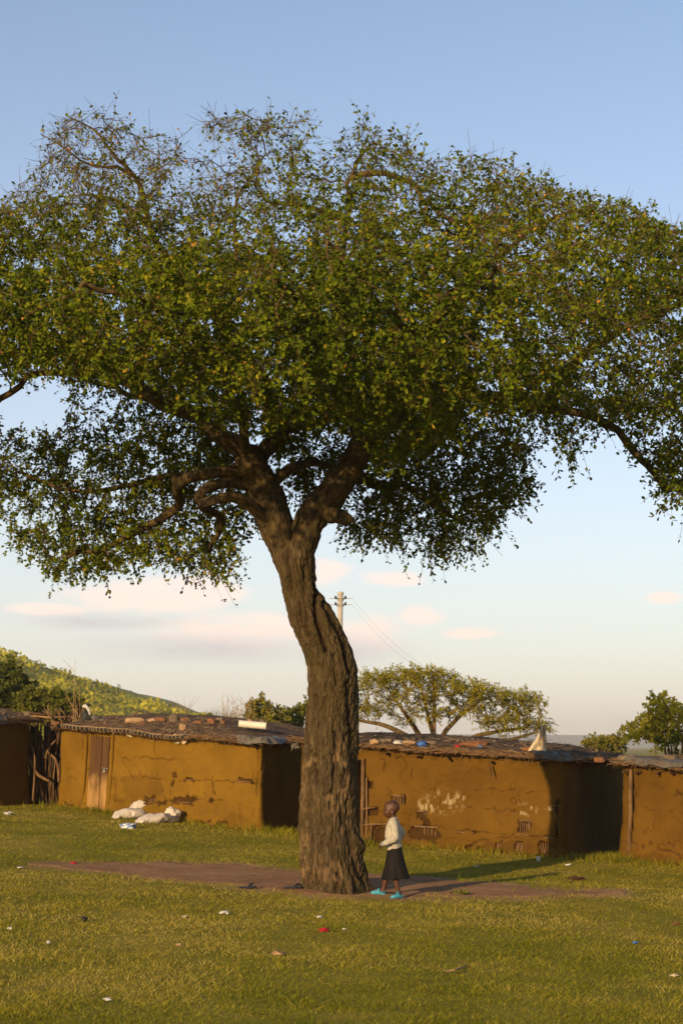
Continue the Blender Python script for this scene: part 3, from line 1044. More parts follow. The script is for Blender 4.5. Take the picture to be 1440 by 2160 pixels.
# ================================================================ trees
def colonize(pos, par, A, step, dinf, dkill, iters=400, seed=0, bias=(0, 0, 0), jit=0.18):
    """space colonisation: grow nodes towards attractor points"""
    rg = np.random.default_rng(seed)
    pos = [np.array(p, float) for p in pos]
    par = list(par)
    kids = {}
    for i, p in enumerate(par):
        kids[p] = kids.get(p, 0) + 1
    A = np.array(A, float)
    P = np.array(pos)
    bd = np.full(len(A), 1e9)
    bi = np.zeros(len(A), int)
    for c0 in range(0, len(P), 200):
        D = np.linalg.norm(A[:, None, :] - P[None, c0:c0 + 200, :], axis=2)
        j = D.argmin(1)
        d = D[np.arange(len(A)), j]
        u = d < bd
        bd[u], bi[u] = d[u], j[u] + c0
    bias = np.array(bias, float)
    for it in range(iters):
        keep = bd > dkill
        A, bd, bi = A[keep], bd[keep], bi[keep]
        if len(A) == 0:
            break
        act = bd < dinf
        if not act.any():
            act = bd < bd.min() * 1.3
        idx = bi[act]
        P = np.array(pos)
        dv = A[act] - P[idx]
        dv /= np.linalg.norm(dv, axis=1)[:, None] + 1e-9
        un, inv = np.unique(idx, return_inverse=True)
        acc = np.zeros((len(un), 3))
        np.add.at(acc, inv, dv)
        acc /= np.linalg.norm(acc, axis=1)[:, None] + 1e-9
        acc += bias + rg.normal(0, jit, acc.shape)
        acc /= np.linalg.norm(acc, axis=1)[:, None] + 1e-9
        new = P[un] + acc * step
        ok = np.array([kids.get(int(u), 0) < 3 for u in un])
        bad = set(int(u) for u in un[~ok])
        if bad:
            kill = np.isin(bi, list(bad)) & (bd < dinf)
            A, bd, bi = A[~kill], bd[~kill], bi[~kill]
        un, new = un[ok], new[ok]
        if len(new) == 0:
            continue
        base = len(pos)
        for u, p in zip(un, new):
            pos.append(p)
            par.append(int(u))
            kids[int(u)] = kids.get(int(u), 0) + 1
        if len(A) == 0:
            break
        for c0 in range(0, len(new), 150):
            D = ((A[:, None, :] - new[None, c0:c0 + 150, :]) ** 2).sum(2)
            j = D.argmin(1)
            d = np.sqrt(D[np.arange(len(A)), j])
            u = d < bd
            bd[u], bi[u] = d[u], j[u] + base + c0
    return np.array(pos), np.array(par)


def pipe_radii(par, tip, power, fixed=None):
    n = len(par)
    r = np.zeros(n)
    acc = np.zeros(n)
    for i in range(n - 1, -1, -1):
        v = acc[i] if acc[i] > 0 else tip ** power
        r[i] = v ** (1 / power)
        if fixed is not None and fixed.get(i, 0) > r[i]:
            r[i] = fixed[i]
            v = max(v, 0)
        if par[i] >= 0:
            acc[par[i]] += v
    return r


def skeleton_chains(par, r):
    n = len(par)
    ch = [[] for _ in range(n)]
    roots = []
    for i, p in enumerate(par):
        (ch[p] if p >= 0 else roots).append(i)
    out = []
    stack = [(None, x) for x in roots]
    while stack:
        p, i = stack.pop()
        c = [p, i] if p is not None else [i]
        while ch[i]:
            k = sorted(ch[i], key=lambda q: -r[q])
            for q in k[1:]:
                stack.append((i, q))
            i = k[0]
            c.append(i)
        out.append(c)
    return out


def branch_mesh(pos, par, r, sides_fn):
    Vs, Fs, base = [], [], 0
    for c in skeleton_chains(par, r):
        if len(c) < 2:
            continue
        P = pos[c]
        R = r[c].copy()
        R[0] = min(R[0], R[1] * 1.25)
        T = np.gradient(P, axis=0)
        T /= np.linalg.norm(T, axis=1)[:, None] + 1e-9
        sd = sides_fn(R.max())
        U = np.zeros_like(P)
        a = np.array([0, 0, 1.]) if abs(T[0, 2]) < 0.9 else np.array([0, 1., 0])
        u = np.cross(T[0], a)
        for i in range(len(P)):
            u = u - T[i] * u.dot(T[i])
            u /= np.linalg.norm(u) + 1e-9
            U[i] = u
        Wv = np.cross(T, U)
        an = np.linspace(0, 2 * math.pi, sd, endpoint=False)
        V = P[:, None, :] + R[:, None, None] * (U[:, None, :] * np.cos(an)[None, :, None] + Wv[:, None, :] * np.sin(an)[None, :, None])
        n = len(P)
        i = np.arange(n - 1)[:, None] * sd
        k = np.arange(sd)[None, :]
        k2 = (k + 1) % sd
        Fs.append(np.stack([i + k, i + k2, i + sd + k2, i + sd + k], -1).reshape(-1, 4) + base)
        Vs.append(V.reshape(-1, 3))
        base += n * sd
    return np.concatenate(Vs), np.concatenate(Fs)


def norm(v):
    return v / (np.linalg.norm(v, axis=-1, keepdims=True) + 1e-9)


def leaf_mesh(B, D, N, L, Wd, tone, tris=4, cup=0.18):
    """many leaves at once: base points, directions, face normals, length, half width"""
    n = len(B)
    D = norm(D)
    S = norm(np.cross(D, N))
    N = np.cross(S, D)
    L = L[:, None]
    Wd = Wd[:, None]
    if tris == 4:
        p0 = B
        p1 = B + D * L * 0.45 + S * Wd + N * Wd * cup
        p2 = B + D * L * 0.82 + S * Wd * 0.75 + N * Wd * cup
        p3 = B + D * L
        p4 = B + D * L * 0.82 - S * Wd * 0.75 + N * Wd * cup
        p5 = B + D * L * 0.45 - S * Wd + N * Wd * cup
        V = np.stack([p0, p1, p2, p3, p4, p5], 1).reshape(-1, 3)
        b = np.arange(n)[:, None] * 6
        Fq = np.concatenate([b + np.array([[0, 1, 2, 3]]), b + np.array([[0, 3, 4, 5]])])
        return V, Fq, np.repeat(tone, 6)
    p0, p1, p2, p3 = B, B + D * L * 0.5 + S * Wd, B + D * L, B + D * L * 0.5 - S * Wd
    V = np.stack([p0, p1, p2, p3], 1).reshape(-1, 3)
    return V, np.arange(n * 4).reshape(-1, 4), np.repeat(tone, 4)


def twigs_and_leaves(pos, par, nodes, rg, per=1, tl=(0.12, 0.34), ll=(0.045, 0.075), spacing=0.034, droop=0.25, dens=None, up=0.0, tw=0.0028):
    """short leafy shoots from the given thin branch nodes"""
    nodes = np.repeat(nodes, per)
    n = len(nodes)
    p = pos[nodes]
    d0 = norm(pos[nodes] - pos[np.maximum(par[nodes], 0)])
    d = norm(d0 * 0.5 + rg.normal(0, 0.62, (n, 3)) + np.array([0, 0, up]))
    L = rg.uniform(tl[0], tl[1], n)
    dr = droop * rg.uniform(0.3, 1.4, n)
    bend = norm(rg.normal(0, 1, (n, 3)))
    def pt(s):
        return p + d * (L * s)[:, None] + bend * (L * 0.16 * s * s)[:, None] + np.array([0, 0, -1.0]) * (dr * L * s * s)[:, None]
    ks = np.array([0, 1.0])
    TV, TF = [], []
    side = norm(np.cross(d, rg.normal(0, 1, (n, 3))))
    s2 = np.cross(d, side)
    rings = []
    for k, s in enumerate(ks):
        q = pt(np.full(n, s))
        rr_ = tw * (1.0, 0.5)[k]
        for a in (0, 2.094, 4.189):
            rings.append(q + (side * math.cos(a) + s2 * math.sin(a)) * rr_)
    TV = np.stack(rings, 1).reshape(-1, 3)
    b = np.arange(n)[:, None] * 6
    TF = np.concatenate([b + np.array([[i * 3 + k, i * 3 + (k + 1) % 3, i * 3 + 3 + (k + 1) % 3, i * 3 + 3 + k]]) for i in range(1) for k in range(3)])
    dn = np.ones(n) if dens is None else dens(p)
    cnt = np.floor(L / spacing * dn + rg.uniform(0, 1, n)).astype(int)
    ti = np.repeat(np.arange(n), cnt)
    m_ = len(ti)
    s = rg.uniform(0.12, 1.02, m_)
    q = p[ti] + d[ti] * (L[ti] * s)[:, None] + bend[ti] * (L[ti] * 0.16 * s * s)[:, None] - np.array([0, 0, 1.0]) * (dr[ti] * L[ti] * s * s)[:, None]
    ld = norm(d[ti] * 0.6 + rg.normal(0, 0.75, (m_, 3)) + np.array([0, 0, -0.15]))
    nn = norm(rg.normal(0, 0.7, (m_, 3)) + np.array([0, 0, 0.55]) - np.array(SUN_DIR) * 0.5)
    Ls = rg.uniform(ll[0], ll[1], m_)
    return TV, TF, (q, ld, nn, Ls)


# ---------------------------------------------------------------- the big spreading tree
TY = 20.5
tree_base = at(706, 1884, TY)
tree_base.z = gz(tree_base.x, TY)
tree = thing('desert_date_tree', tree_base, 'large spreading tree with a bent furrowed trunk and wide leafy crown', 'tree')
EDGE = [(1905, 622, 792), (1892, 628, 786), (1884, 632, 781), (1872, 635, 774), (1855, 637, 770), (1830, 636, 766), (1800, 633, 761), (1765, 631, 756), (1733, 631, 752), (1700, 633, 752), (1674, 635, 752), (1645, 637, 753), (1616, 639, 753),
        (1575, 640, 754), (1538, 642, 755), (1500, 646, 755), (1475, 649, 755), (1450, 650, 755), (1411, 648, 752), (1381, 642, 745), (1352, 629, 734), (1313, 611, 717), (1275, 603, 694), (1251, 597, 677), (1232, 594, 667), (1197, 586, 665),
        (1175, 580, 664), (1160, 588, 655), (1145, 600, 645)]
ZS, XC, RX = [], [], []
for y, l, r_ in EDGE:
    a, b = at(l, y, TY), at(r_, y, TY)
    ZS.append((a.z + b.z) / 2)
    XC.append((a.x + b.x) / 2)
    RX.append((b.x - a.x) / 2)
ZS, XC, RX = map(np.array, (ZS, XC, RX))
GROOVES = [([(664, 1470), (668, 1540), (664, 1600), (668, 1650)], 5, .035), ([(708, 1545), (706, 1590), (703, 1640), (700, 1670)], 5, .045), ([(735, 1440), (737, 1500), (741, 1560), (744, 1620)], 6, .04),
           ([(646, 1195), (644, 1225), (640, 1262), (648, 1300), (645, 1340)], 5, .03), ([(667, 1236), (670, 1280), (669, 1310), (676, 1345), (686, 1372)], 6, .085), ([(685, 1270), (700, 1305), (716, 1335), (728, 1370), (738, 1420)], 5, .05),
           ([(631, 1275), (633, 1310), (645, 1340)], 5, .04), ([(705, 1382), (708, 1415), (712, 1440)], 4, .035), ([(608, 1160), (606, 1190), (612, 1240)], 7, .05), ([(690, 1640), (694, 1700), (690, 1760)], 4, .02),
           ([(655, 1660), (652, 1730), (660, 1800), (650, 1850), (640, 1870)], 5, .025), ([(732, 1690), (735, 1740), (745, 1800), (758, 1850)], 6, .04), ([(710, 1660), (722, 1700), (726, 1760), (740, 1830), (752, 1880)], 5, .025),
           ([(680, 1700), (684, 1770), (672, 1830), (655, 1875)], 5, .022), ([(712, 1845), (710, 1878)], 6, .07), ([(700, 1760), (704, 1800), (700, 1840)], 5, .018)]
NR, NA = 470, 280
zz = np.linspace(tree_base.z - 0.25, ZS.max(), NR)
o_ = np.argsort(ZS)
cxs, rxs = np.interp(zz, ZS[o_], XC[o_]), np.interp(zz, ZS[o_], RX[o_])
kern = np.ones(9) / 9
cxs = np.convolve(np.pad(cxs, 4, 'edge'), kern, 'valid')
rxs = np.convolve(np.pad(rxs, 4, 'edge'), kern, 'valid')
hh = zz - tree_base.z
cys = TY + 0.10 * np.sin(hh * 0.9) - 0.05
ang = np.linspace(0, 2 * math.pi, NA, endpoint=False)
tw_ = 0.35 * smooth(1.6, 3.6, hh)
A2, H2 = np.meshgrid(ang, hh)
lob = np.stack([np.cos(A2 - tw_[:, None]).ravel() * 1.9, np.sin(A2 - tw_[:, None]).ravel() * 1.9, H2.ravel() * 0.42], 1)
lobes = vnoise(lob, 71).reshape(A2.shape) * 0.05
fl = np.exp(-np.clip(hh, 0, 9) / 0.17)[:, None]
roots_ = fl * (0.12 * np.maximum(0, np.sin(A2 * 4 + 0.7)) + 0.08 * np.maximum(0, np.sin(A2 * 7 + 2)) - .05)
R2 = rxs[:, None] * (1 + lobes) + roots_ * rxs[:, None] * 1.5
X2, Y2 = cxs[:, None] + R2 * np.cos(A2), cys[:, None] + R2 * 0.95 * np.sin(A2)
Z2 = zz[:, None] + 0 * A2
PT = np.stack([X2, Y2, Z2], -1).reshape(-1, 3)
rad_dir = np.stack([np.cos(A2), np.sin(A2), 0 * A2], -1).reshape(-1, 3)
arc = (A2 + 0.25 * np.sin(H2 * 1.3)) * 0.33
Q = np.stack([np.cos(A2).ravel() * 0.33, np.sin(A2).ravel() * 0.33, H2.ravel() * 0.24], 1)
rough = np.clip(1 - smooth(3.6, 4.4, hh), 0.55, 1)[:, None]
n1 = fbm(Q * 36, 2, 81).reshape(A2.shape)
n2 = fbm(Q * np.array([42, 42, 55]), 3, 83).reshape(A2.shape)
n3 = fbm(np.stack([PT[:, 0], PT[:, 1], PT[:, 2] * .6], 1) * 6, 3, 85).reshape(A2.shape)
disp = -0.024 * (1 - np.abs(n1) * 2.2).clip(0, 1) ** 2 * rough + n2 * 0.015 * rough + n3 * 0.014
px, py = proj(PT)
gro = np.zeros(len(PT))
dd = np.zeros(len(PT))
front = (rad_dir[:, 1] < 0.25)
wobx = vnoise(np.stack([py * 0.05, px * 0.02], 1), 88) * 3
for line, w, dep in GROOVES:
    ds = seg_dist(px + wobx, py, line)
    g = np.exp(-(ds / w) ** 2) * front
    dd += g * dep
    gro = np.maximum(gro, g * min(1, dep * 14))
worn = np.zeros(len(PT))
for (x, y, w, h, a) in ((722, 1600, 30, 40, .8), (655, 1612, 22, 16, .8), (722, 1660, 24, 60, .6), (710, 1720, 40, 60, .5), (642, 1790, 12, 60, .8), (690, 1840, 60, 40, .5), (650, 1690, 26, 80, .4), (740, 1840, 30, 50, .4)):
    q = np.hypot((px - x) / w, (py - y) / h) + n3.ravel() * 0.8
    worn = np.maximum(worn, (1 - smooth(0.5, 1.1, q)) * a * front * smooth(-.1, .35, n2.ravel() + n1.ravel() * .3))
for (x, y, w, a) in ((757, 1783, 9, .07), (712, 1858, 8, .05), (722, 1612, 12, .03), (735, 1662, 9, .025), (652, 1612, 10, .025), (640, 1690, 9, .02)):
    dd -= a * np.exp(-(np.hypot(px - x, (py - y) * .6) / w) ** 2) * (rad_dir[:, 1] < 0.3)
dtot = disp.ravel() - dd
crease = smooth(0.2, 0.9, (1 - np.abs(n1) * 2.2).clip(0, 1) ** 2).ravel() * 0.55
PT = PT + rad_dir * dtot[:, None]
i = (np.arange(NR - 1)[:, None] * NA + np.arange(NA)[None, :]).ravel()
j = (np.arange(NR - 1)[:, None] * NA + (np.arange(NA)[None, :] + 1) % NA).ravel()
trunk = solid('trunk', PT, np.stack([i, j, j + NA, i + NA], 1), M_BARK, parent=tree, smooth_shade=True,
              attrs={'groove': np.maximum(gro, crease * (1 - worn)), 'worn': worn})

# main limbs, as photo columns and rows with their own distances: (points, radius in pixels at start and end)
LIMBS = {
    'L0': ([(632, 1275, 20.5), (610, 1205, 20.5), (595, 1150, 20.5), (577, 1093, 20.5), (565, 1054, 20.5), (536, 996, 20.45), (522, 957, 20.4)], [18, 22, 27, 37, 38, 35, 30], 31),
    'R0': ([(632, 1260, 20.5), (632, 1195, 20.48), (638, 1150, 20.45), (656, 1093, 20.4), (690, 1052, 20.4), (722, 1012, 20.4), (745, 975, 20.4), (765, 938, 20.5), (802, 898, 20.6)], [26, 30, 29, 32, 35, 31, 29, 28, 26], 27),
    'L1': ([(522, 955, 20.4), (470, 920, 20.2), (400, 880, 20.0), (330, 835, 19.6), (230, 765, 19.2), (100, 705, 18.8), (-60, 645, 18.6)], 18, 4),
    'L2': ([(530, 985, 20.45), (575, 930, 20.6), (591, 900, 20.7), (560, 820, 20.9), (480, 700, 21), (380, 590, 21), (318, 480, 21), (290, 380, 20.9), (240, 322, 20.8), (200, 275, 20.8), (150, 245, 20.7)], [20, 18, 17, 15, 13, 11, 9, 7, 5, 3, 1.2], 1),
    'L3': ([(522, 955, 20.4), (505, 870, 19.5), (470, 770, 18.2), (400, 690, 17.0), (300, 630, 16.2), (180, 590, 15.8)], 12, 4),
    'L4': ([(585, 905, 20.7), (640, 850, 20), (655, 780, 19), (640, 700, 17.6), (615, 620, 16.4), (580, 560, 15.8)], 12, 4),
    'L5': ([(522, 955, 20.4), (430, 890, 21.8), (300, 840, 22.8), (150, 790, 23.6)], 15, 5),
    'L6': ([(480, 700, 21), (500, 560, 21.2), (500, 430, 21), (560, 320, 20.8), (540, 250, 20.7)], 8, 1),
    'L7': ([(318, 480, 21), (262, 425, 20.9), (215, 408, 20.8), (115, 415, 20.6)], 6, 1),
    'L8': ([(400, 880, 20.0), (240, 800, 20.6), (80, 790, 20.8), (40, 822, 20.7), (-10, 862, 20.7)], 10, 7),
    'L9': ([(280, 360, 20.9), (190, 345, 20.8), (120, 290, 20.7), (95, 275, 20.6)], 5, 1),
    'R1': ([(800, 900, 20.6), (850, 862, 20.4), (960, 838, 20.0), (1060, 845, 19.8), (1150, 858, 19.6), (1210, 867, 19.5), (1260, 887, 19.4), (1310, 925, 19.3), (1365, 985, 19.3), (1410, 1035, 19.3)], 17, 6),
    'R2': ([(800, 900, 20.6), (850, 800, 21), (920, 700, 21.4), (1000, 600, 21.5), (1100, 500, 21.5), (1210, 440, 21.4)], 14, 4),
    'R3': ([(800, 900, 20.6), (832, 800, 19.3), (880, 705, 17.8), (950, 625, 16.5), (1040, 560, 15.8)], 12, 4),
    'R4': ([(760, 945, 20.5), (745, 820, 21), (740, 700, 21.3), (730, 560, 21.4), (742, 440, 21.3), (738, 372, 21.2), (790, 300, 21)], 14, 3),
    'R5': ([(742, 985, 20.4), (770, 1010, 20.9), (830, 1020, 21.8), (900, 1050, 22.4), (960, 1090, 22.8)], 15, 5),
    'R6': ([(1150, 858, 19.6), (1200, 780, 19.3), (1300, 700, 19), (1420, 640, 18.8), (1540, 600, 18.6)], 12, 4),
    'R7': ([(738, 372, 21.2), (820, 370, 20.8), (880, 410, 20.3), (960, 480, 19.6), (1000, 520, 19.2)], 8, 4),
    'R8': ([(742, 470, 21.3), (660, 440, 20.8), (560, 420, 20.4)], 8, 4),
    'R9': ([(880, 705, 17.8), (800, 640, 16.8), (740, 560, 16.0), (700, 520, 15.8)], 9, 4),
    'S1': ([(516, 998, 20.4), (480, 994, 20.2), (430, 1000, 20.2), (385, 1014, 20.4), (374, 1040, 20.7), (378, 1066, 21), (330, 1100, 21.3), (280, 1125, 21.6), (210, 1162, 21.7), (150, 1168, 21.8), (118, 1218, 21.8)], 15, 5),
    'S2': ([(560, 1100, 20.4), (530, 1068, 20.2), (490, 1048, 20.0), (440, 1058, 19.9), (424, 1062, 20.0)], 15, 10),
    'S3': ([(530, 1022, 20.4), (480, 1018, 20.2), (436, 1030, 20.05), (422, 1042, 20.0), (426, 1066, 20.2), (470, 1100, 20.9), (440, 1160, 21.6)], 13, 5),
    'S4': ([(384, 1020, 20.4), (330, 1008, 21.4), (220, 1036, 21.8), (150, 1040, 22), (50, 1010, 22.2)], 9, 4),
    'B1': ([(600, 1000, 20.6), (625, 985, 21.0), (660, 975, 21.4), (700, 980, 22), (720, 960, 22.6)], 12, 5),
    'B2': ([(585, 905, 20.7), (620, 900, 21.3), (680, 890, 22), (760, 880, 22.6)], 12, 5),
    'S5': ([(700, 1085, 20.35), (722, 1092, 20.2), (733, 1096, 20.1)], 20, 13),
}
def limb_r(r0, r1, t):
    if isinstance(r0, list):
        return float(np.interp(t, np.linspace(0, 1, len(r0)), r0))
    return r0 + (r1 - r0) * t ** 0.8


pos, par, fixed = [], [], {}
limb_pts = {}
PXM = TY / F_PX
for nm, (pts, r0, r1) in LIMBS.items():
    P = resample([at(*p) for p in pts], 0.13)
    if nm not in ('L0', 'R0', 'S1', 'S2', 'S3', 'S5'):
        wv = np.array([tuple(v) for v in P])
        wv = np.stack([fbm(wv * 2.2 + 9, 3, 400 + q) for q in range(3)], 1) * .10
        P = [P[0]] + [v + Vector(w_) for v, w_ in zip(P[1:], wv[1:])]
    limb_pts[nm] = (P, r0, r1)
    prev = -1
    if nm not in ('L0', 'R0') and pos:
        d = np.linalg.norm(np.array(pos) - np.array(P[0]), axis=1)
        prev = int(d.argmin())
    for k, p in enumerate(P):
        if k == 0 and prev >= 0:
            continue
        pos.append(tuple(p))
        par.append(prev)
        prev = len(pos) - 1
        fixed[prev] = limb_r(r0, r1, k / (len(P) - 1)) * PXM * 0.96
nlimb = len(pos)


def in_poly(x, y, poly):
    poly = np.array(poly, float)
    c = np.zeros(len(x), bool)
    n = len(poly)
    for i in range(n):
        (x0, y0), (x1, y1) = poly[i], poly[(i + 1) % n]
        k = ((y0 > y) != (y1 > y)) & (x < (x1 - x0) * (y - y0) / (y1 - y0 + 1e-12) + x0)
        c ^= k
    return c


CROWN = [(-470, 720), (-420, 590), (-220, 500), (0, 425), (60, 400), (95, 320), (110, 270), (160, 240), (220, 215), (275, 250), (330, 272), (380, 285), (470, 240), (530, 228), (620, 228), (690, 270), (740, 262), (785, 225), (860, 275), (905, 320),
         (1010, 318), (1090, 358), (1160, 368), (1240, 395), (1340, 425), (1400, 465), (1450, 500), (1600, 570), (1690, 700), (1650, 840), (1500, 880), (1400, 900), (1290, 880), (1130, 865), (1000, 880), (900, 940), (820, 985), (740, 900), (560, 905), (420, 880), (300, 830), (200, 800), (100, 770), (0, 790), (-150, 810), (-350, 840)]  # unseen left end was extended to cast shade on the lower-left leaves
LOWL = [(-90, 905), (60, 915), (180, 905), (250, 880), (380, 880), (480, 900), (500, 1000), (545, 1075), (535, 1105), (505, 1195), (440, 1235), (380, 1185), (300, 1185), (200, 1215), (110, 1205), (45, 1140), (-60, 1100)]
LOWR = [(770, 990), (850, 900), (960, 890), (1060, 900), (1120, 950), (1125, 1010), (1060, 1090), (1000, 1165), (920, 1180), (870, 1140), (780, 1140), (700, 1120), (760, 1050)]
HANGR = [(1310, 890), (1440, 870), (1640, 870), (1600, 1070), (1440, 1075), (1400, 1065), (1345, 990)]
MIDBACK = [(540, 860), (780, 860), (770, 960), (740, 1010), (680, 1060), (625, 1050), (590, 980)]
BITS = [(1130, 860), (1230, 870), (1215, 960), (1195, 1010), (1170, 940)]


def sample_poly(poly, n, Yf, Yb, rg, wt=None):
    poly_ = np.array(poly)
    lo, hi = poly_.min(0), poly_.max(0)
    out = []
    while sum(len(o) for o in out) < n:
        x = rg.uniform(lo[0], hi[0], 4000)
        y = rg.uniform(lo[1], hi[1], 4000)
        k = in_poly(x, y, poly)
        x, y = x[k], y[k]
        f, b = Yf(x, y), Yb(x, y)
        t = rg.uniform(0, 1, len(x))
        t = np.where(rg.uniform(0, 1, len(x)) < 0.42, t ** 2.2, t)      # crown shell towards the light is denser
        Y = f + (b - f) * t
        W3 = np.stack([(x - CX) / F_PX * Y, Y, (1575 - y) / F_PX * Y], 1)
        cl_ = fbm(W3 * np.array([.75, .75, 1.5]), 2, 333)
        k = rg.uniform(0, 1, len(x)) < 0.22 + 0.78 * smooth(-.25, .10, cl_)
        out.append(np.stack([x, y, Y], 1)[k])
    P = np.concatenate(out)[:n]
    return np.array([tuple(at(*p)) for p in P])


rg = np.random.default_rng(5)
def rim(x):
    return np.sqrt(np.clip(1 - ((x - 660) / 1150) ** 2, 0.06, 1))
def c_front(x, y):
    top = smooth(230, 620, y)
    low = 1 - 0.45 * smooth(760, 930, y)
    return 20.9 - (1.3 + 4.6 * top * low) * rim(x)
def c_back(x, y):
    return 20.9 + (1.0 + 2.9 * smooth(230, 620, y)) * rim(x)
ATT = np.concatenate([
    sample_poly(CROWN, 6400, c_front, c_back, rg),
    sample_poly(LOWL, 900, lambda x, y: 21.0 + 0 * x, lambda x, y: 23.6 + 0 * x, rg),
    sample_poly(LOWR, 620, lambda x, y: 20.6 + 0 * x, lambda x, y: 23.3 + 0 * x, rg),
    sample_poly(HANGR, 190, lambda x, y: 18.3 + 0 * x, lambda x, y: 20.4 + 0 * x, rg),
    sample_poly(MIDBACK, 330, lambda x, y: 21.2 + 0 * x, lambda x, y: 23.6 + 0 * x, rg),
    sample_poly(BITS, 45, lambda x, y: 19.2 + 0 * x, lambda x, y: 19.9 + 0 * x, rg)])
pos, par = colonize(pos, par, ATT, 0.115, 1.6, 0.17, 260, 3, (0, 0, 0.02), 0.25)
pos[nlimb:] += rg.normal(0, 0.012, (len(pos) - nlimb, 3))
rad = pipe_radii(par, 0.0042, 2.5, None)
for k, v in fixed.items():
    rad[k] = v
rad[nlimb:] = np.minimum(rad[nlimb:], 0.075)
# children of a limb never thicker than it
for k in range(nlimb, len(par)):
    rad[k] = min(rad[k], rad[par[k]] * 0.92) if par[k] >= 0 else rad[k]
rad = np.maximum(rad, 0.0036)


def bark_limb(P, r0, r1, sides, seed):
    """thick limb with furrowed bark"""
    P = resample(P, 0.022)
    n = len(P)
    R = np.array([limb_r(r0, r1, t) for t in np.linspace(0, 1, n)]) * PXM
    R = R * (1 + 0.05 * vnoise(np.stack([np.arange(n) * 0.05, np.full(n, seed * 3.1)], 1), seed))
    V, Fc = tube(P, list(R), sides)
    V = np.array([tuple(v) for v in V])
    C = np.repeat(np.array([tuple(p) for p in P]), sides, 0)
    dr = norm(V - C)
    an = np.tile(np.arange(sides) / sides * 2 * math.pi, n)
    s = np.repeat(np.arange(n) * 0.022, sides)
    Q = np.stack([np.cos(an) * .33, np.sin(an) * .33, s * .16], 1)
    n1 = fbm(Q * 28, 2, seed)
    n2 = fbm(V * 14, 3, seed + 1)
    cr = (1 - np.abs(n1) * 2.2).clip(0, 1) ** 2
    k = np.repeat(R, sides) / 0.22
    V = V + dr * ((-0.026 * cr + n2 * 0.03) * np.clip(k, 0, 1.2))[:, None]
    return V, Fc, cr * 0.5


for k, (nm, sd) in enumerate((('L0', 72), ('R0', 72), ('L1', 30), ('L2', 34), ('L3', 24), ('L4', 24), ('R1', 30), ('R2', 28), ('R3', 24), ('R4', 28), ('R5', 24), ('S1', 28), ('S2', 28), ('S3', 26), ('S5', 28))):
    P, r0, r1 = limb_pts[nm]
    V, Fc, g = bark_limb(P, r0, r1, sd, 100 + k)
    solid('limb', V, Fc, M_BARK, parent=tree, smooth_shade=True, attrs={'groove': g, 'worn': g * 0})
BV, BF = branch_mesh(pos, par, rad, lambda r: 10 if r > 0.04 else (7 if r > 0.018 else (5 if r > 0.009 else 3)))
branches = solid('branches', BV, BF, M_TWIG, parent=tree, smooth_shade=True, kind='stuff')

thin = np.where((rad < 0.0135) & (np.arange(len(rad)) >= nlimb))[0]


def leaf_density(p):
    x, y = proj(p)
    d = 0.50 + 0.62 * smooth(300, 620, y + 70 * vnoise(np.stack([x * .008, y * .008], 1), 61))
    d *= 1 - 0.66 * smooth(560, 380, y) * smooth(640, 440, x)      # nearly bare, dead upper left
    d *= 1 - 0.25 * smooth(480, 340, y)
    d *= 1 - 0.38 * smooth(1020, 1260, x)
    return np.clip(d * (1 + 0.7 * vnoise(p * np.array([1.3, 1.3, 2.2]), 62)), 0.03, 1.7)


TV, TF, (lq, ld, ln, lL) = twigs_and_leaves(pos, par, thin, rg, 3, (0.10, 0.32), (0.034, 0.066), 0.0225, 0.35, leaf_density)
_, ly = proj(lq)
hang = smooth(880, 1080, ly)
# weeping shoots under the lower masses
lowtips = thin[(proj(pos[thin])[1] > 1000) | ((proj(pos[thin])[0] > 1000) & (proj(pos[thin])[1] > 900))]
low = rg.choice(lowtips, min(len(lowtips), 260), replace=False)
TV2, TF2, (q2, d2, n2_, L2_) = twigs_and_leaves(pos, par, low, rg, 1, (0.12, 0.36), (0.036, 0.066), 0.016, 0.8, None, -0.3, 0.0032)
# bare spiny shoots over the top of the crown
toptips = thin[proj(pos[thin])[1] < 560]
TV3, TF3, _u = twigs_and_leaves(pos, par, rg.choice(toptips, 3200), rg, 1, (0.10, 0.36), (0.05, 0.06), 9.0, 0.02, None, 0.12, 0.0032)
tv = np.concatenate([TV, TV2, TV3])
tf = np.concatenate([TF, TF2 + len(TV), TF3 + len(TV) + len(TV2)])
solid('twigs', tv, tf, M_TWIG, parent=tree, kind='stuff')
lq, ld, ln, lL = np.concatenate([lq, q2]), np.concatenate([ld, d2]), np.concatenate([ln, n2_]), np.concatenate([lL, L2_])
tone = np.clip(0.45 + 0.25 * fbm(lq * 0.9, 3, 64) + rg.normal(0, 0.20, len(lq)), 0, 0.97)
tone[rg.uniform(0, 1, len(tone)) < 0.012] = 1.0
lw = lL * rg.uniform(0.24, 0.34, len(lL))
fr_ = lq[:, 1] < 20.2
LV, LF, LT = leaf_mesh(lq[fr_], ld[fr_], ln[fr_], lL[fr_], lw[fr_], tone[fr_])
LV2, LF2, LT2 = leaf_mesh(lq[~fr_], ld[~fr_], ln[~fr_], lL[~fr_], lw[~fr_] * 1.12, tone[~fr_], 2)
LF, LV, LT = np.concatenate([LF, LF2 + len(LV)]), np.concatenate([LV, LV2]), np.concatenate([LT, LT2])
solid('crown', LV, LF, M_LEAF, parent=tree, kind='stuff', attrs={'tone': LT}, label='dense crown of small oval olive green leaves')
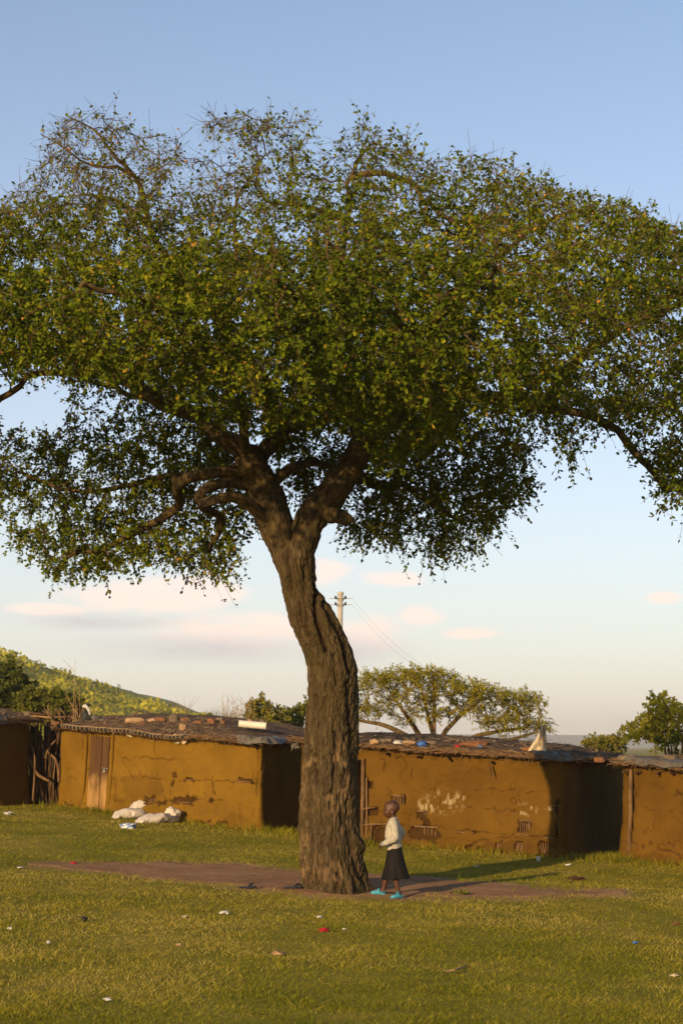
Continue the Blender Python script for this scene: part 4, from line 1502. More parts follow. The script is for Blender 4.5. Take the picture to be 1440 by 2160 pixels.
# ripening fruit
fm = MB()
ic = [Vector(v) for v in ((0, 0, 1), (.9, 0, .3), (.28, .85, .3), (-.72, .53, .3), (-.72, -.53, .3), (.28, -.85, .3), (.72, .53, -.4), (-.28, .85, -.4), (-.9, 0, -.4), (-.28, -.85, -.4), (.72, -.53, -.4), (0, 0, -1.2))]
icf = [(0, 1, 2), (0, 2, 3), (0, 3, 4), (0, 4, 5), (0, 5, 1), (1, 6, 2), (2, 7, 3), (3, 8, 4), (4, 9, 5), (5, 10, 1), (2, 6, 7), (3, 7, 8), (4, 8, 9), (5, 9, 10), (1, 10, 6), (11, 7, 6), (11, 8, 7), (11, 9, 8), (11, 10, 9), (11, 6, 10)]
for k in rg.choice(thin, 420, replace=False):
    r_ = rg.uniform(.013, .02)
    fm.add([v * r_ + Vector(pos[k]) + Vector((0, 0, -.03)) for v in ic], icf)
solid('fruit', fm.V, fm.F, M_FRUIT, parent=tree, kind='stuff', smooth_shade=True)


# ---------------------------------------------------------------- trees and bushes behind the huts
def small_tree(name, label, cat, base, stems, blobs, natt, seed, mat, step=0.16, leaf=(0.06, 0.11), per=2, spacing=0.03, flat=False, group=None, twig_len=(0.12, 0.3), tip=0.006, wfac=(0.12, 0.2), bark=M_TWIG, tone0=0.45, maxr=.2):
    """stems: list of world polylines; blobs: (centre, radii, weight)"""
    rg = np.random.default_rng(seed)
    root = thing(name, base, label, cat, group)
    pos, par, fx = [], [], {}
    for (pl_, r0, r1) in stems:
        P = resample(pl_, step)
        prev = -1
        if pos:
            d = np.linalg.norm(np.array(pos) - np.array(P[0]), axis=1)
            if d.min() < 0.4:
                prev = int(d.argmin())
        for k, p in enumerate(P):
            pos.append(tuple(p))
            par.append(prev)
            prev = len(pos) - 1
            fx[prev] = r0 + (r1 - r0) * k / (len(P) - 1)
    ns = len(pos)
    A = []
    w = np.array([b[2] for b in blobs], float)
    for b, k in zip(blobs, (w / w.sum() * natt).astype(int)):
        v = norm(rg.normal(0, 1, (k, 3))) * (rg.uniform(0.15, 1, (k, 1)) ** (1 / 2.6))
        A.append(np.array(b[0]) + v * np.array(b[1]))
    pos, par = colonize(pos, par, np.concatenate(A), step, 2.5, step * 1.5, 200, seed, (0, 0, 0), 0.28)
    r = pipe_radii(par, tip, 2.3)
    for k, v in fx.items():
        r[k] = v
    r[ns:] = np.minimum(r[ns:], maxr * .35)
    for k in range(ns, len(par)):
        if par[k] >= 0:
            r[k] = min(r[k], r[par[k]] * .95)
    r = np.maximum(r, tip * .8)
    V, Fq = branch_mesh(pos, par, r, lambda q: 8 if q > .05 else (5 if q > .02 else 3))
    solid('trunk', V, Fq, bark, parent=root, smooth_shade=True)
    th = np.where(r < tip * 3)[0]
    tv, tf, (q, d, nn, L) = twigs_and_leaves(pos, par, th, rg, per, twig_len, leaf, spacing, 0.15, None, 0.1, tip * .6)
    solid('twigs', tv, tf, bark, parent=root, kind='stuff')
    if flat:
        nn = norm(nn * .5 + np.array([0, 0, 1.]))
        d = norm(d * np.array([1, 1, .4]))
    tone = np.clip(tone0 + .25 * fbm(q * 1.3, 3, seed + 4) + rg.normal(0, .16, len(q)), 0, 1)
    lv, lf, lt = leaf_mesh(q, d, nn, L, L * rg.uniform(wfac[0], wfac[1], len(L)), tone, 2)
    solid('crown', lv, lf, mat, parent=root, kind='stuff', attrs={'tone': lt})
    return root


AY = 46.0
ab = at(940, 1610, AY)
ab.z = gz(ab.x, AY)
st = []
for pts, r0, r1 in (([(940, 1640), (900, 1580), (862, 1555), (810, 1530), (757, 1520)], .12, .04), ([(905, 1590), (880, 1545), (850, 1500), (830, 1470)], .09, .03), ([(935, 1625), (930, 1570), (960, 1520), (1010, 1480)], .12, .03), ([(945, 1620), (985, 1570), (1040, 1545), (1110, 1535)], .11, .03),
                    ([(950, 1610), (1010, 1570), (1075, 1560), (1130, 1545)], .08, .03), ([(925, 1590), (905, 1520), (890, 1460)], .08, .03), ([(1030, 1560), (1045, 1585), (1040, 1600)], .04, .03)):
    st.append(([at(x, y, AY + 0.6 * math.sin(i * 1.7 + x)) for i, (x, y) in enumerate(pts)], r0, r1))
st[0][0][0] = ab + Vector((0, 0, -.1))
st[2][0][0] = ab + Vector((.1, .05, -.1))
st[3][0][0] = ab + Vector((.15, -.05, -.1))
def blob(x, y, Y, rx, ry, rd, w=1):
    return (tuple(at(x, y, Y)), (rx * Y / F_PX, rd, ry * Y / F_PX), w)
small_tree('acacia_tree', 'flat-topped feathery acacia tree rising behind the long hut roof', 'tree', ab, st,
           [blob(805, 1440, AY, 70, 22, 1.6, 1.0), blob(880, 1425, AY, 90, 20, 1.9, 1.4), blob(960, 1452, AY, 90, 20, 1.9, 1.2), blob(1045, 1472, AY, 80, 20, 1.7, 1.1), blob(1105, 1482, AY, 46, 22, 1.3, .7), blob(1135, 1530, AY, 36, 18, 1, .4),
            blob(780, 1490, AY, 60, 14, 1.4, .5), blob(870, 1475, AY, 70, 13, 1.5, .5), blob(960, 1500, AY, 90, 12, 1.4, .5), blob(700, 1450, AY, 50, 22, 1.3, .5), blob(1060, 1518, AY, 70, 12, 1.2, .4), blob(1110, 1505, AY, 40, 12, 1, .3)],
           1900, 21, M_ACACIA, 0.15, (0.06, 0.11), 3, 0.014, True, tip=.0075, wfac=(.14, .24), tone0=.85)


def bush(name, label, x, y, Y, rx, ry, seed, mat, cat='bush', natt=260, leaf=(.06, .12), extra=(), group=None, tone0=.45, per=4, spacing=.018, rd=None):
    """bush seen through photo window (x, y centre, half sizes rx, ry in pixels) at distance Y"""
    c0 = at(x, y, Y)
    b = Vector((c0.x, Y, gz(c0.x, Y)))
    sc = Y / F_PX
    rg_ = random.Random(seed)
    st = []
    for k in range(4):
        e = Vector((c0.x + rg_.uniform(-.5, .5) * rx * sc, Y + rg_.uniform(-.4, .4), c0.z - ry * sc * .2))
        st.append(([b + Vector((rg_.uniform(-.06, .06), rg_.uniform(-.06, .06), -.1)), b.lerp(e, .55) + Vector((rg_.uniform(-.1, .1), 0, 0)), e], .05, .02))
    bl = [blob(x, y, Y, rx * .8, ry * .8, rd or rx * sc * .8, 1.5)]
    for k in range(5):
        bl.append(blob(x + rg_.uniform(-.6, .6) * rx, y + rg_.uniform(-.5, .6) * ry, Y + rg_.uniform(-.3, .3), rx * .42, ry * .42, rx * sc * .4, .6))
    bl += list(extra)
    return small_tree(name, label, cat, b, st, bl, natt, seed, mat, .14, leaf, per, spacing, False, group, tip=.006, wfac=(.2, .34), tone0=tone0)


bush('round_bush', 'round olive bush standing alone beyond the long hut roof', 1270, 1572, 60, 56, 30, 31, M_BUSH, 'bush', 320, (.07, .13), tone0=.62)
bush('feathery_tree', 'loose feathery tree rising over the hut with the corner post', 1420, 1522, 44, 74, 56, 32, M_ACACIA, 'tree', 420, (.07, .13), extra=[blob(1340, 1540, 44, 30, 18, .4, .3), blob(1395, 1480, 44, 22, 16, .3, .3)], tone0=.68)
bush('green_shrub', 'dark green broad-leaved shrub growing behind the hut with the corner post', 1415, 1575, 31.5, 40, 22, 33, M_BUSH, 'shrub', 130, (.05, .09), tone0=.1)
bush('dark_tree', 'dark green tree standing behind the shaded hut', 10, 1450, 62, 80, 62, 34, M_BUSH, 'tree', 420, (.10, .18), tone0=.15)
bush('hedge_bush', 'mid green bush behind the sticks between two huts', 110, 1490, 58, 85, 48, 35, M_BUSH, 'bush', 420, (.09, .16), tone0=.4)
bush('brown_bush', 'brownish thorn bush behind the pipe on the ochre hut roof', 560, 1512, 52, 60, 34, 36, M_BUSH, 'bush', 340, (.07, .13), tone0=.62, extra=[blob(545, 1485, 52, 24, 12, .5, .3)])
bush('thorn_bush', 'olive thorn bush behind the tree trunk beside the ochre hut', 640, 1508, 54, 50, 32, 37, M_BUSH, 'bush', 300, (.07, .13), tone0=.45)

# bare twiggy shrubs and a clump of reeds over the ochre hut
def bare_shrub(name, label, x, yb, Y, h, n, spread, seed, mat, r=.006, cat='shrub'):
    rg_ = random.Random(seed)
    b = at(x, yb, Y)
    b.z = gz(b.x, Y)
    top = at(x, yb, Y).z
    mb = MB()
    for k in range(n):
        a = rg_.uniform(-1, 1) * spread
        p0 = b + Vector((rg_.uniform(-.1, .1), rg_.uniform(-.1, .1), -.05))
        ht = (top - b.z) + h * rg_.uniform(.5, 1)
        pts = [p0, p0 + Vector((a * .4, rg_.uniform(-.2, .2), ht * .5)), p0 + Vector((a, rg_.uniform(-.4, .4), ht))]
        mb.tube(resample(pts, .25), [r * 1.6 * (1 - .75 * i / max(1, len(resample(pts, .25)) - 1)) for i in range(len(resample(pts, .25)))], 3)
        for q in range(7):
            t = rg_.uniform(.45, .95)
            c = pts[1].lerp(pts[2], max(0, t * 2 - 1)) if t > .5 else pts[0].lerp(pts[1], t * 2)
            mb.tube([c, c + Vector((rg_.uniform(-.35, .35), rg_.uniform(-.2, .2), rg_.uniform(.05, .45)))], [r * .7, r * .35], 3)
    return solid(name, mb.V, mb.F, mat, loc=b, label=label, cat=cat)


bare_shrub('bare_shrub', 'leafless grey twiggy shrub behind the ochre hut roof', 500, 1512, 44, .62, 26, .45, 3, M_STICKPALE)
bare_shrub('dead_sapling', 'tall thin leafless sapling rising behind the brush pile', 162, 1512, 40, 1.5, 3, .25, 9, M_STICKPALE, .009, 'sapling')
bare_shrub('dry_weed', 'thin dry weed stalks behind the bricks on the ochre hut', 390, 1510, 42, .45, 8, .25, 12, M_STICKPALE, .005, 'weed')
rg_ = np.random.default_rng(8)
cb = at(460, 1515, 45)
cb.z = gz(cb.x, 45)
n = 900
bx_ = rg_.normal(0, .42, n)
hh_ = (at(460, 1515, 45).z - cb.z) + rg_.uniform(-.1, .42, n) * np.exp(-(bx_ / .6) ** 2)
B = np.stack([cb.x + bx_, cb.y + rg_.normal(0, .35, n), np.full(n, cb.z - .03)], 1)
D = norm(np.stack([rg_.normal(0, .10, n), rg_.normal(0, .10, n), np.ones(n)], 1))
V, Fq, T = leaf_mesh(B, D, norm(rg_.normal(0, 1, (n, 3)) * [1, 1, .1]), hh_, np.full(n, .016), rg_.uniform(.1, .55, n), 2)
solid('reed_clump', V, Fq, M_BUSH, loc=cb, attrs={'tone': T}, label='clump of tall bright green reeds behind the ochre hut roof', cat='reeds')

# ---------------------------------------------------------------- hills
PROF = [(-900, 1300), (-400, 1330), (-150, 1352), (0, 1374), (60, 1388), (150, 1424), (200, 1442), (260, 1462), (320, 1472), (400, 1498), (470, 1520), (560, 1545), (700, 1566), (900, 1577)]
hx = np.linspace(-150, 30, 110)
hy = np.concatenate([np.linspace(120, 340, 60), np.linspace(350, 640, 12)])
HXg, HYg = np.meshgrid(hx, hy, indexing='ij')
pxr = CX + HXg / 340 * F_PX * 1.0
prof = np.interp(pxr, [p[0] for p in PROF], [p[1] for p in PROF])
ztop_ = CAM_Z + np.array([[ray(720, v)[1] for v in row] for row in prof]) * 340
sl = smooth(118, 345, HYg)
base_ = -1.2
und = fbm(np.stack([HXg.ravel() * .03, HYg.ravel() * .03], 1), 4, 51).reshape(HXg.shape)
HZ = base_ + (ztop_ - 1.2 - base_) * (0.35 * sl + .65 * np.clip((HYg - 118) / 222, 0, 1)) + und * 1.2 * np.clip((HYg - 118) / 60, 0, 1)
solid('hill', np.stack([HXg, HYg, HZ], -1).reshape(-1, 3), grid_faces(len(hx), len(hy)), M_HILL, loc=(-60, 300, 0), smooth_shade=True, kind='structure')
rgH = np.random.default_rng(77)
nb = 3400
bx_, by_ = rgH.uniform(-88, 6, nb), 130 + 215 * rgH.uniform(0, 1, nb) ** .8
ix = np.clip(np.interp(bx_, hx, np.arange(len(hx))), 0, len(hx) - 1.001)
iy = np.clip(np.interp(by_, hy, np.arange(len(hy))), 0, len(hy) - 1.001)
i0, j0 = ix.astype(int), iy.astype(int)
fx_, fy_ = ix - i0, iy - j0
bz_ = HZ[i0, j0] * (1 - fx_) * (1 - fy_) + HZ[i0 + 1, j0] * fx_ * (1 - fy_) + HZ[i0, j0 + 1] * (1 - fx_) * fy_ + HZ[i0 + 1, j0 + 1] * fx_ * fy_
br = np.clip(rgH.lognormal(-.15, .5, nb), .3, 2.6) * (0.6 + .35 * (by_ / 340))
per = 32
v = norm(rgH.normal(0, 1, (nb * per, 3))) * rgH.uniform(.55, 1, (nb * per, 1))
cen = np.repeat(np.stack([bx_, by_, bz_ + br * .45], 1), per, 0)
q = cen + v * np.repeat(br, per)[:, None] * np.array([1.3, 1.3, .55]) * (1 + .35 * vnoise(v * 1.6 + cen * .7, 78)[:, None])
nn = norm(v + rgH.normal(0, .35, v.shape))
dd_ = norm(np.cross(nn, rgH.normal(0, 1, v.shape)))
L = np.repeat(br, per) * rgH.uniform(.30, .62, nb * per)
tone = np.clip(np.repeat(rgH.uniform(.25, 1.0, nb), per) + rgH.normal(0, .12, nb * per), 0, 1)
V, Fq, T = leaf_mesh(q - dd_ * L[:, None] * .5, dd_, nn, L, L * .38, tone, 2)
solid('hillside_scrub', V, Fq, M_SCRUB, loc=(-40, 250, 0), attrs={'tone': T}, kind='stuff', label='sunlit green scrub covering the hillside', cat='scrub')
# far blue ridge
fx0 = np.linspace(-2600, 2600, 240)
rows = [(3000, 0.0), (3150, .45), (3300, .8), (3500, 1.0), (3900, .9), (4300, .3)]
rt = 30 + 5.5 * fbm(np.stack([fx0 * .0022, np.zeros_like(fx0)], 1), 5, 44) - 3.5 * np.clip(fx0 / 1000, -.5, 2)
FV = np.stack([np.stack([fx0, np.full_like(fx0, y), -2 + (rt * y / 3500 + 2) * k], 1) for y, k in rows], 1).reshape(-1, 3)
solid('distant_hills', FV, grid_faces(len(fx0), len(rows)), M_FAR, loc=(0, 3500, 0), smooth_shade=True, kind='structure')
# ================================================================ things on the roofs
def lump(size, seed, rough=.18, n=3, sharp=True):
    """an irregular stone / brick fragment around the origin, standing on z=0"""
    V, Fc, idx = [], [], {}
    def vid(p):
        k = tuple(round(c, 4) for c in p)
        if k not in idx:
            idx[k] = len(V)
            V.append(p)
        return idx[k]
    g = np.linspace(-1, 1, n + 1)
    for ax in range(3):
        for sgn in (-1, 1):
            for a in range(n):
                for b in range(n):
                    q = []
                    for (i, j) in ((a, b), (a + 1, b), (a + 1, b + 1), (a, b + 1)):
                        p = [0, 0, 0]
                        p[ax], p[(ax + 1) % 3], p[(ax + 2) % 3] = sgn, g[i], g[j]
                        q.append(vid(tuple(p)))
                    Fc.append(tuple(q if sgn > 0 else q[::-1]))
    P = np.array(V, float)
    r = np.linalg.norm(P, axis=1, keepdims=True)
    P = P * (1 - .30 * smooth(1.1, 1.75, r))
    P += rough * np.stack([vnoise(P * 1.3 + seed * 7.1 + k * 31, seed + k) for k in range(3)], 1)
    P = P * np.array(size) / 2
    P[:, 2] -= P[:, 2].min()
    return P, Fc


def roof_stone(hut, x, y, w, h, mat, label, name='stone', cat='stone', seed=0, group='loose stones and bricks on the hut roofs', deep=None):
    p = hut.roof_pt(x, y)
    k = p.y / F_PX
    P, Fc = lump((w * k, (deep or w * .8) * k, h * k * 1.15), seed + int(x))
    a = random.Random(int(x * 7)).uniform(-.5, .5)
    ca, sa = math.cos(a), math.sin(a)
    P = np.stack([P[:, 0] * ca - P[:, 1] * sa, P[:, 0] * sa + P[:, 1] * ca, P[:, 2]], 1)
    P += np.array(p) - np.array([0, 0, .035])
    return solid(name, P, Fc, mat, loc=p - Vector((0, 0, .035)), label=label, cat=cat, group=group)


for (x, y, w, h, mt, nm, lb) in (
        (285, 1523, 40, 11, M_TAN, 'stone', 'long pale tan stone slab on the ochre hut roof'),
        (322, 1521, 20, 9, M_TAN, 'stone', 'small tan stone touching the long pale slab'),
        (340, 1521, 22, 10, M_BRICK, 'brick', 'broken red brick beside the grey block on the ochre roof'),
        (367, 1521, 20, 15, M_GREYST, 'stone', 'squared grey block standing on the ochre hut roof'),
        (391, 1520, 20, 8, M_BRICK, 'brick', 'flat orange brick piece behind the grey block'),
        (419, 1528, 20, 10, M_BRICK, 'brick', 'orange brick half lying in front of the red brick pair'),
        (447, 1527, 18, 13, M_BRICK, 'brick', 'upright red brick between orange half and grey stone'),
        (463, 1521, 16, 11, M_GREYST, 'stone', 'small grey stone behind the upright red brick'),
        (470, 1525, 10, 7, M_BRICK, 'brick', 'tiny red brick chip beside the upright red brick'),
        (385, 1537, 13, 12, M_TAN, 'stone', 'brown pointed stone at the eave above the hanging rag'),
        (222, 1527, 10, 7, M_BRICK, 'brick', 'small orange brick on the eave near the black bundle'),
        (302, 1526, 22, 5, M_BRICK, 'brick', 'thin flat red tile fragment below the pale slab'),
        (118, 1527, 18, 7, M_BRICK, 'brick', 'reddish brick lying at the end of the bound eave roll'),
        (200, 1524, 16, 5, M_BRICK, 'brick', 'flat brick lying in front of the black bundle'),
        (553, 1522, 12, 8, M_GREYST, 'stone', 'small stone behind the end of the white pipe'),
        (527, 1520, 10, 6, M_TAN, 'stone', 'tan pebble behind the middle of the white pipe')):
    roof_stone(hut1, x, y, w, h, mt, lb, nm, nm, 5)
for (x, y, w, h, mt, nm, lb) in (
        (815, 1566, 34, 10, M_GREYST, 'stone', 'low rounded brown stone on the long roof beside the trunk'),
        (860, 1568, 40, 9, M_TAN, 'stone', 'flat tan stone beside the blue plastic on the long roof'),
        (910, 1568, 28, 8, M_GREYST, 'stone', 'grey stone in the middle of the long roof'),
        (1000, 1574, 60, 14, M_BRICK, 'brick', 'wide heap of reddish brick on the long roof'),
        (1112, 1582, 24, 10, M_BRICK, 'brick', 'reddish brick next to the pale cloth on the long roof'),
        (1062, 1578, 20, 8, M_GREYST, 'stone', 'small grey stone left near the upright pale cloth')):
    roof_stone(hut2, x, y, w, h, mt, lb, nm, nm, 9)
for (x, y, w, h, mt, nm, lb) in (
        (1325, 1604, 46, 14, M_GREYST, 'stone', 'long dark stone slab on the roof above the corner post'),
        (1412, 1606, 28, 15, M_GREYST, 'stone', 'rounded dark stone on the roof beside the green shrub'),
        (1262, 1606, 26, 10, M_BRICK, 'brick', 'red brick wedged between two hut roofs'),
        (1224, 1602, 26, 8, M_WHITE, 'plastic_tub', 'flattened white plastic tub between two hut roofs')):
    roof_stone(hut3, x, y, w, h, mt, lb, nm, nm.split('_')[-1], 13)
roof_stone(hut0, 58, 1506, 14, 8, M_GREYST, 'small pale stone on the shaded hut roof', 'stone', 'stone', 3)


def crumple(name, label, cat, p, size, mat, seed, amp=.45, nu=18, nv=12, flat=.0, group=None):
    """crumpled bag, sack or wrapper sitting at p"""
    u, v_ = np.meshgrid(np.linspace(0, 2 * math.pi, nu, endpoint=False), np.linspace(.0, math.pi, nv), indexing='ij')
    P = np.stack([np.cos(u) * np.sin(v_), np.sin(u) * np.sin(v_), np.cos(v_)], -1).reshape(-1, 3)
    s = np.abs(P) ** .8 * np.sign(P)
    P = s * (1 + amp * vnoise(P * 1.6 + seed * 5.3, seed)[:, None] + amp * .5 * vnoise(P * 4.1 + seed, seed + 3)[:, None])
    P = P * np.array(size) / 2
    P[:, 2] -= P[:, 2].min() * .85
    P[:, 2] = np.maximum(P[:, 2], -.01)
    a = random.Random(seed).uniform(-.6, .6)
    ca, sa = math.cos(a), math.sin(a)
    P = np.stack([P[:, 0] * ca - P[:, 1] * sa, P[:, 0] * sa + P[:, 1] * ca, P[:, 2]], 1) + np.array(p)
    i = (np.arange(nu)[:, None] * nv + np.arange(nv - 1)[None, :]).ravel()
    j = (((np.arange(nu) + 1) % nu)[:, None] * nv + np.arange(nv - 1)[None, :]).ravel()
    return solid(name, P, np.stack([i, i + 1, j + 1, j], 1), mat, loc=p, smooth_shade=True, label=label, cat=cat, group=group)


# white pipe
p = hut1.roof_pt(533, 1534)
k = p.y / F_PX
L = 58 * k
mb = MB()
ringo, ringi = [], []
dirp = Vector((1, -.12, -.09)).normalized()
c0 = p + Vector((0, 0, .045)) - dirp * L / 2
N_ = 20
up_ = Vector((0, 0, 1)) - dirp * dirp.z
up_.normalize()
sd_ = dirp.cross(up_)
V = []
for t in (0, L):
    for r_ in (.062, .055):
        V += [c0 + dirp * t + (up_ * math.cos(a) + sd_ * math.sin(a)) * r_ for a in np.linspace(0, 2 * math.pi, N_, endpoint=False)]
Fc = []
for k_ in range(N_):
    k2 = (k_ + 1) % N_
    Fc += [(k_, k2, 2 * N_ + k2, 2 * N_ + k_), (N_ + k_, 3 * N_ + k_, 3 * N_ + k2, N_ + k2), (k_, N_ + k_, N_ + k2, k2), (2 * N_ + k_, 2 * N_ + k2, 3 * N_ + k2, 3 * N_ + k_)]
solid('plastic_pipe', V, Fc, M_PVC, loc=p, smooth_shade=False, label='short off-white plastic pipe lying on the ochre hut roof', cat='pipe')

# rags tucked under the eaves
def rag(label, hut, x, y0, w, h, mat, seed, name='hanging_rag', cat='rag', out=.06):
    u0, z0 = hut.W.uz(x - w / 2, y0)
    u1, _ = hut.W.uz(x + w / 2, y0)
    _, z1 = hut.W.uz(x, y0 + h)
    nu, nv = 13, 11
    rgx = np.random.default_rng(seed)
    V = []
    for side in (0, .006):
        for i in range(nu):
            for j in range(nv):
                t, s = i / (nu - 1), j / (nv - 1)
                len_ = (.55 + .45 * math.sin(t * 5.3 + seed) ** 2)
                nz = vnoise(np.array([[t * 4 + seed, s * 3.0, side * 0]]), seed)[0]
                pnt = hut.W.p(u0 + (u1 - u0) * (t + .12 * nz) * (1 - .25 * s) + (u1 - u0) * .12 * s, z0 + (z1 - z0) * s * len_ + .02, out + .05 * nz + .03 * math.sin(t * 9 + s * 2) + side)
                V.append(pnt)
    f1 = grid_faces(nu, nv)
    n = nu * nv
    F_ = [tuple(f) for f in f1] + [tuple(n + v for v in f[::-1]) for f in f1]
    for i in range(nu - 1):
        F_ += [(i * nv, (i + 1) * nv, n + (i + 1) * nv, n + i * nv), (i * nv + nv - 1, n + i * nv + nv - 1, n + (i + 1) * nv + nv - 1, (i + 1) * nv + nv - 1)]
    for j in range(nv - 1):
        F_ += [(j, n + j, n + j + 1, j + 1), ((nu - 1) * nv + j, (nu - 1) * nv + j + 1, n + (nu - 1) * nv + j + 1, n + (nu - 1) * nv + j)]
    return solid(name, V, F_, mat, smooth_shade=True, label=label, cat=cat)


rag('small pale rag tucked under the eave right of the door', hut1, 253, 1540, 14, 13, M_RAG, 2)
rag('crumpled pale rag hanging under the bound eave roll', hut1, 275, 1541, 20, 17, M_RAG, 3)
rag('pointed cream rag hanging where the bound eave roll ends', hut1, 390, 1550, 34, 22, M_RAG, 4)
rag('green plastic shred dangling under the ochre hut eave', hut1, 421, 1549, 7, 18, M_GREENPL, 5, 'plastic_shred', 'plastic')
rag('pinkish rag caught under the shaded hut eave', hut1, 78, 1526, 18, 14, M_RED, 6, out=.5)
rag('grey plastic strip hanging off the ochre roof beside the trunk', hut1, 596, 1568, 12, 20, M_GREYPL, 8, 'plastic_strip', 'plastic', out=-.3)

# plastic sheets weighed down along the eaves
def sheet(label, hut, x0, x1, dy, wid, mat, seed, name='plastic_sheet', lift=.02):
    pts = [hut.edge_at(x)[0] for x in np.linspace(x0, x1, 16)]
    idx = [hut.edge_at(x)[1] for x in np.linspace(x0, x1, 16)]
    V = []
    nv = 9
    for side in (0, -.008):
        for i, (p, ii) in enumerate(zip(pts, idx)):
            inn = Vector((hut.c[0] - p.x, hut.c[1] - p.y, 0)).normalized()
            for j in range(nv):
                s = j / (nv - 1)
                q = p - inn * (.05 - wid * s)
                nz = vnoise(np.array([[i * .55 + seed, s * 3.1, 0.]]), seed)[0]
                q.z = float(hut.ztop(np.array([q.x, q.y]))) + .045 + hut.wav[ii] + .05 * min(1, s * 2.5) + lift + nz * .03 - (.06 if j == 0 else 0) + side
                V.append(q)
    n = 16 * nv
    f1 = grid_faces(16, nv)
    F_ = [tuple(f) for f in f1] + [tuple(n + v for v in f[::-1]) for f in f1]
    for i in range(15):
        F_ += [(i * nv, n + i * nv, n + (i + 1) * nv, (i + 1) * nv)]
    return solid(name, V, F_, mat, smooth_shade=True, label=label, cat='plastic sheet')


sheet('weathered grey plastic sheet on the corner of the long hut roof', hut2, 1128, 1200, 0, .35, M_GREYPL, 1)
sheet('rolled grey plastic sheet along the eave above the corner post', hut3, 1318, 1440, 0, .2, M_GREYPL, 4, lift=.035)
sheet('grey plastic flap at the end of the ochre roof by the trunk', hut1, 545, 600, 0, .3, M_GREYPL, 8)
sheet('thin grey plastic strip across the ochre roof below the pipe', hut1, 500, 545, 0, .12, M_GREYPL, 9)
sheet('silvery torn plastic along the shaded hut eave', hut0, 2, 70, 0, .3, M_GREYPL, 10)
for (x, y, s, mt, lb, h_) in ((890, 1572, 14, M_BLUE, 'crumpled blue plastic bag on the long roof near the tan stone', hut2), (1012, 1578, 12, M_BLUE, 'blue plastic scrap in front of the reddish brick heap', hut2), (965, 1573, 10, M_RED, 'small red scrap on the long hut roof', hut2), (790, 1568, 16, M_TAN, 'crumpled tan rag on the long roof close to the trunk', hut2),
                             (840, 1570, 14, M_WHITE, 'crumpled white scrap beside the flat tan stone', hut2), (1245, 1601, 14, M_GREYPL, 'grey plastic lump on the roof beside the wedged brick', hut3)):
    p = h_.roof_pt(x, y)
    k = p.y / F_PX
    crumple('scrap', lb, 'scrap', p - Vector((0, 0, .03)), (s * k * 1.3, s * k, s * k * .75), mt, int(x) % 37, group='scraps on the hut roofs')

# upright pale cloth on a stick (long hut roof)
p = hut2.roof_pt(1138, 1586)
k = p.y / F_PX
cl_ = thing('cloth_on_stick', p, 'pale dirty cloth draped on a short stick above the long hut roof', 'cloth')
V, Fc = tube([p + Vector((0, 0, -.1)), p + Vector((.01, .02, 52 * k))], .014, 6)
solid('stick', V, Fc, M_STICK, parent=cl_)
V = []
nu, nv = 11, 13
for side in (0, .008):
    for i in range(nu):
        for j in range(nv):
            t, s = i / (nu - 1) - .5, j / (nv - 1)
            wd = (4 + 34 * s) * k
            nz = vnoise(np.array([[t * 5, s * 4, 1.]]), 9)[0]
            V.append(p + Vector((t * wd + .015 * nz - .10 * s * s + .05, -.03 + .02 * math.sin(t * 11 + s * 3) + .03 * nz + side, (54 - 56 * s) * k + abs(t) * .06)))
f1 = grid_faces(nu, nv)
n = nu * nv
solid('draped_cloth', V, [tuple(f) for f in f1] + [tuple(n + v for v in f[::-1]) for f in f1], M_RAG, parent=cl_, smooth_shade=True)

# brush pile and the bundle beside it
bp = hut1.roof_pt(135, 1522) + Vector((0, .5, -.05))
pile = thing('brush_pile', bp, 'pile of dry pale thorn sticks standing up beside the black bundle', 'brush pile')
rr = random.Random(31)
for k in range(46):
    b = bp + Vector((rr.uniform(-.42, .42), rr.uniform(-.3, .3), -.03))
    d = Vector((rr.gauss(.0, .45), rr.gauss(0, .3), rr.uniform(.35, 1))).normalized()
    L = rr.uniform(.22, .52)
    pts = [b, b + d * L * .5 + Vector((rr.uniform(-.05, .05), 0, rr.uniform(-.03, .03))), b + d * L]
    r_ = rr.uniform(.006, .013)
    V, Fc = tube(pts, [r_, r_ * .8, r_ * .4], 5)
    solid('stick', V, Fc, rr.choice([M_STICKPALE, M_STICKPALE, M_STICK]), parent=pile)
kb = hut1.roof_pt(183, 1522)
bun = thing('black_bundle', kb, 'black plastic bundle with a curved white strip on top', 'bundle')
k = kb.y / F_PX
tmp = crumple('bag', None, None, kb, (.16, .14, .24), M_BLACK, 12, .2)
tmp.parent = bun
tmp.location = (0, 0, -.02)
V, Fc = tube(resample([kb + Vector((-.07, -.05, .27)), kb + Vector((-.02, -.09, .30)), kb + Vector((.05, -.09, .22)), kb + Vector((.075, -.08, .12))], .03), [.02, .03, .034, .034, .032, .03, .03, .025, .02, .02, .02, .02][:len(resample([kb + Vector((-.07, -.05, .27)), kb + Vector((-.02, -.09, .30)), kb + Vector((.05, -.09, .22)), kb + Vector((.075, -.08, .12))], .03))], 8)
solid('white_strip', V, Fc, M_WHITE, parent=bun, smooth_shade=True)
p = hut1.roof_pt(202, 1522)
crumple('grey_bag', 'grey blue plastic bag beside the black bundle on the roof', 'bag', p - Vector((0, 0, .02)), (.14, .12, .15), M_GREYPL, 15, .3)
p = hut1.roof_pt(217, 1523)
crumple('grey_bag', 'small silver plastic bag next to the blue grey one', 'bag', p - Vector((0, 0, .02)), (.12, .1, .1), M_GREYPL, 16, .3)
p = hut1.roof_pt(283, 1517)
mb = MB()
mb.tube([p + Vector((-.02, 0, -.03)), p + Vector((0, 0, .08)), p + Vector((.08, 0, .17))], [.018, .016, .008], 6)
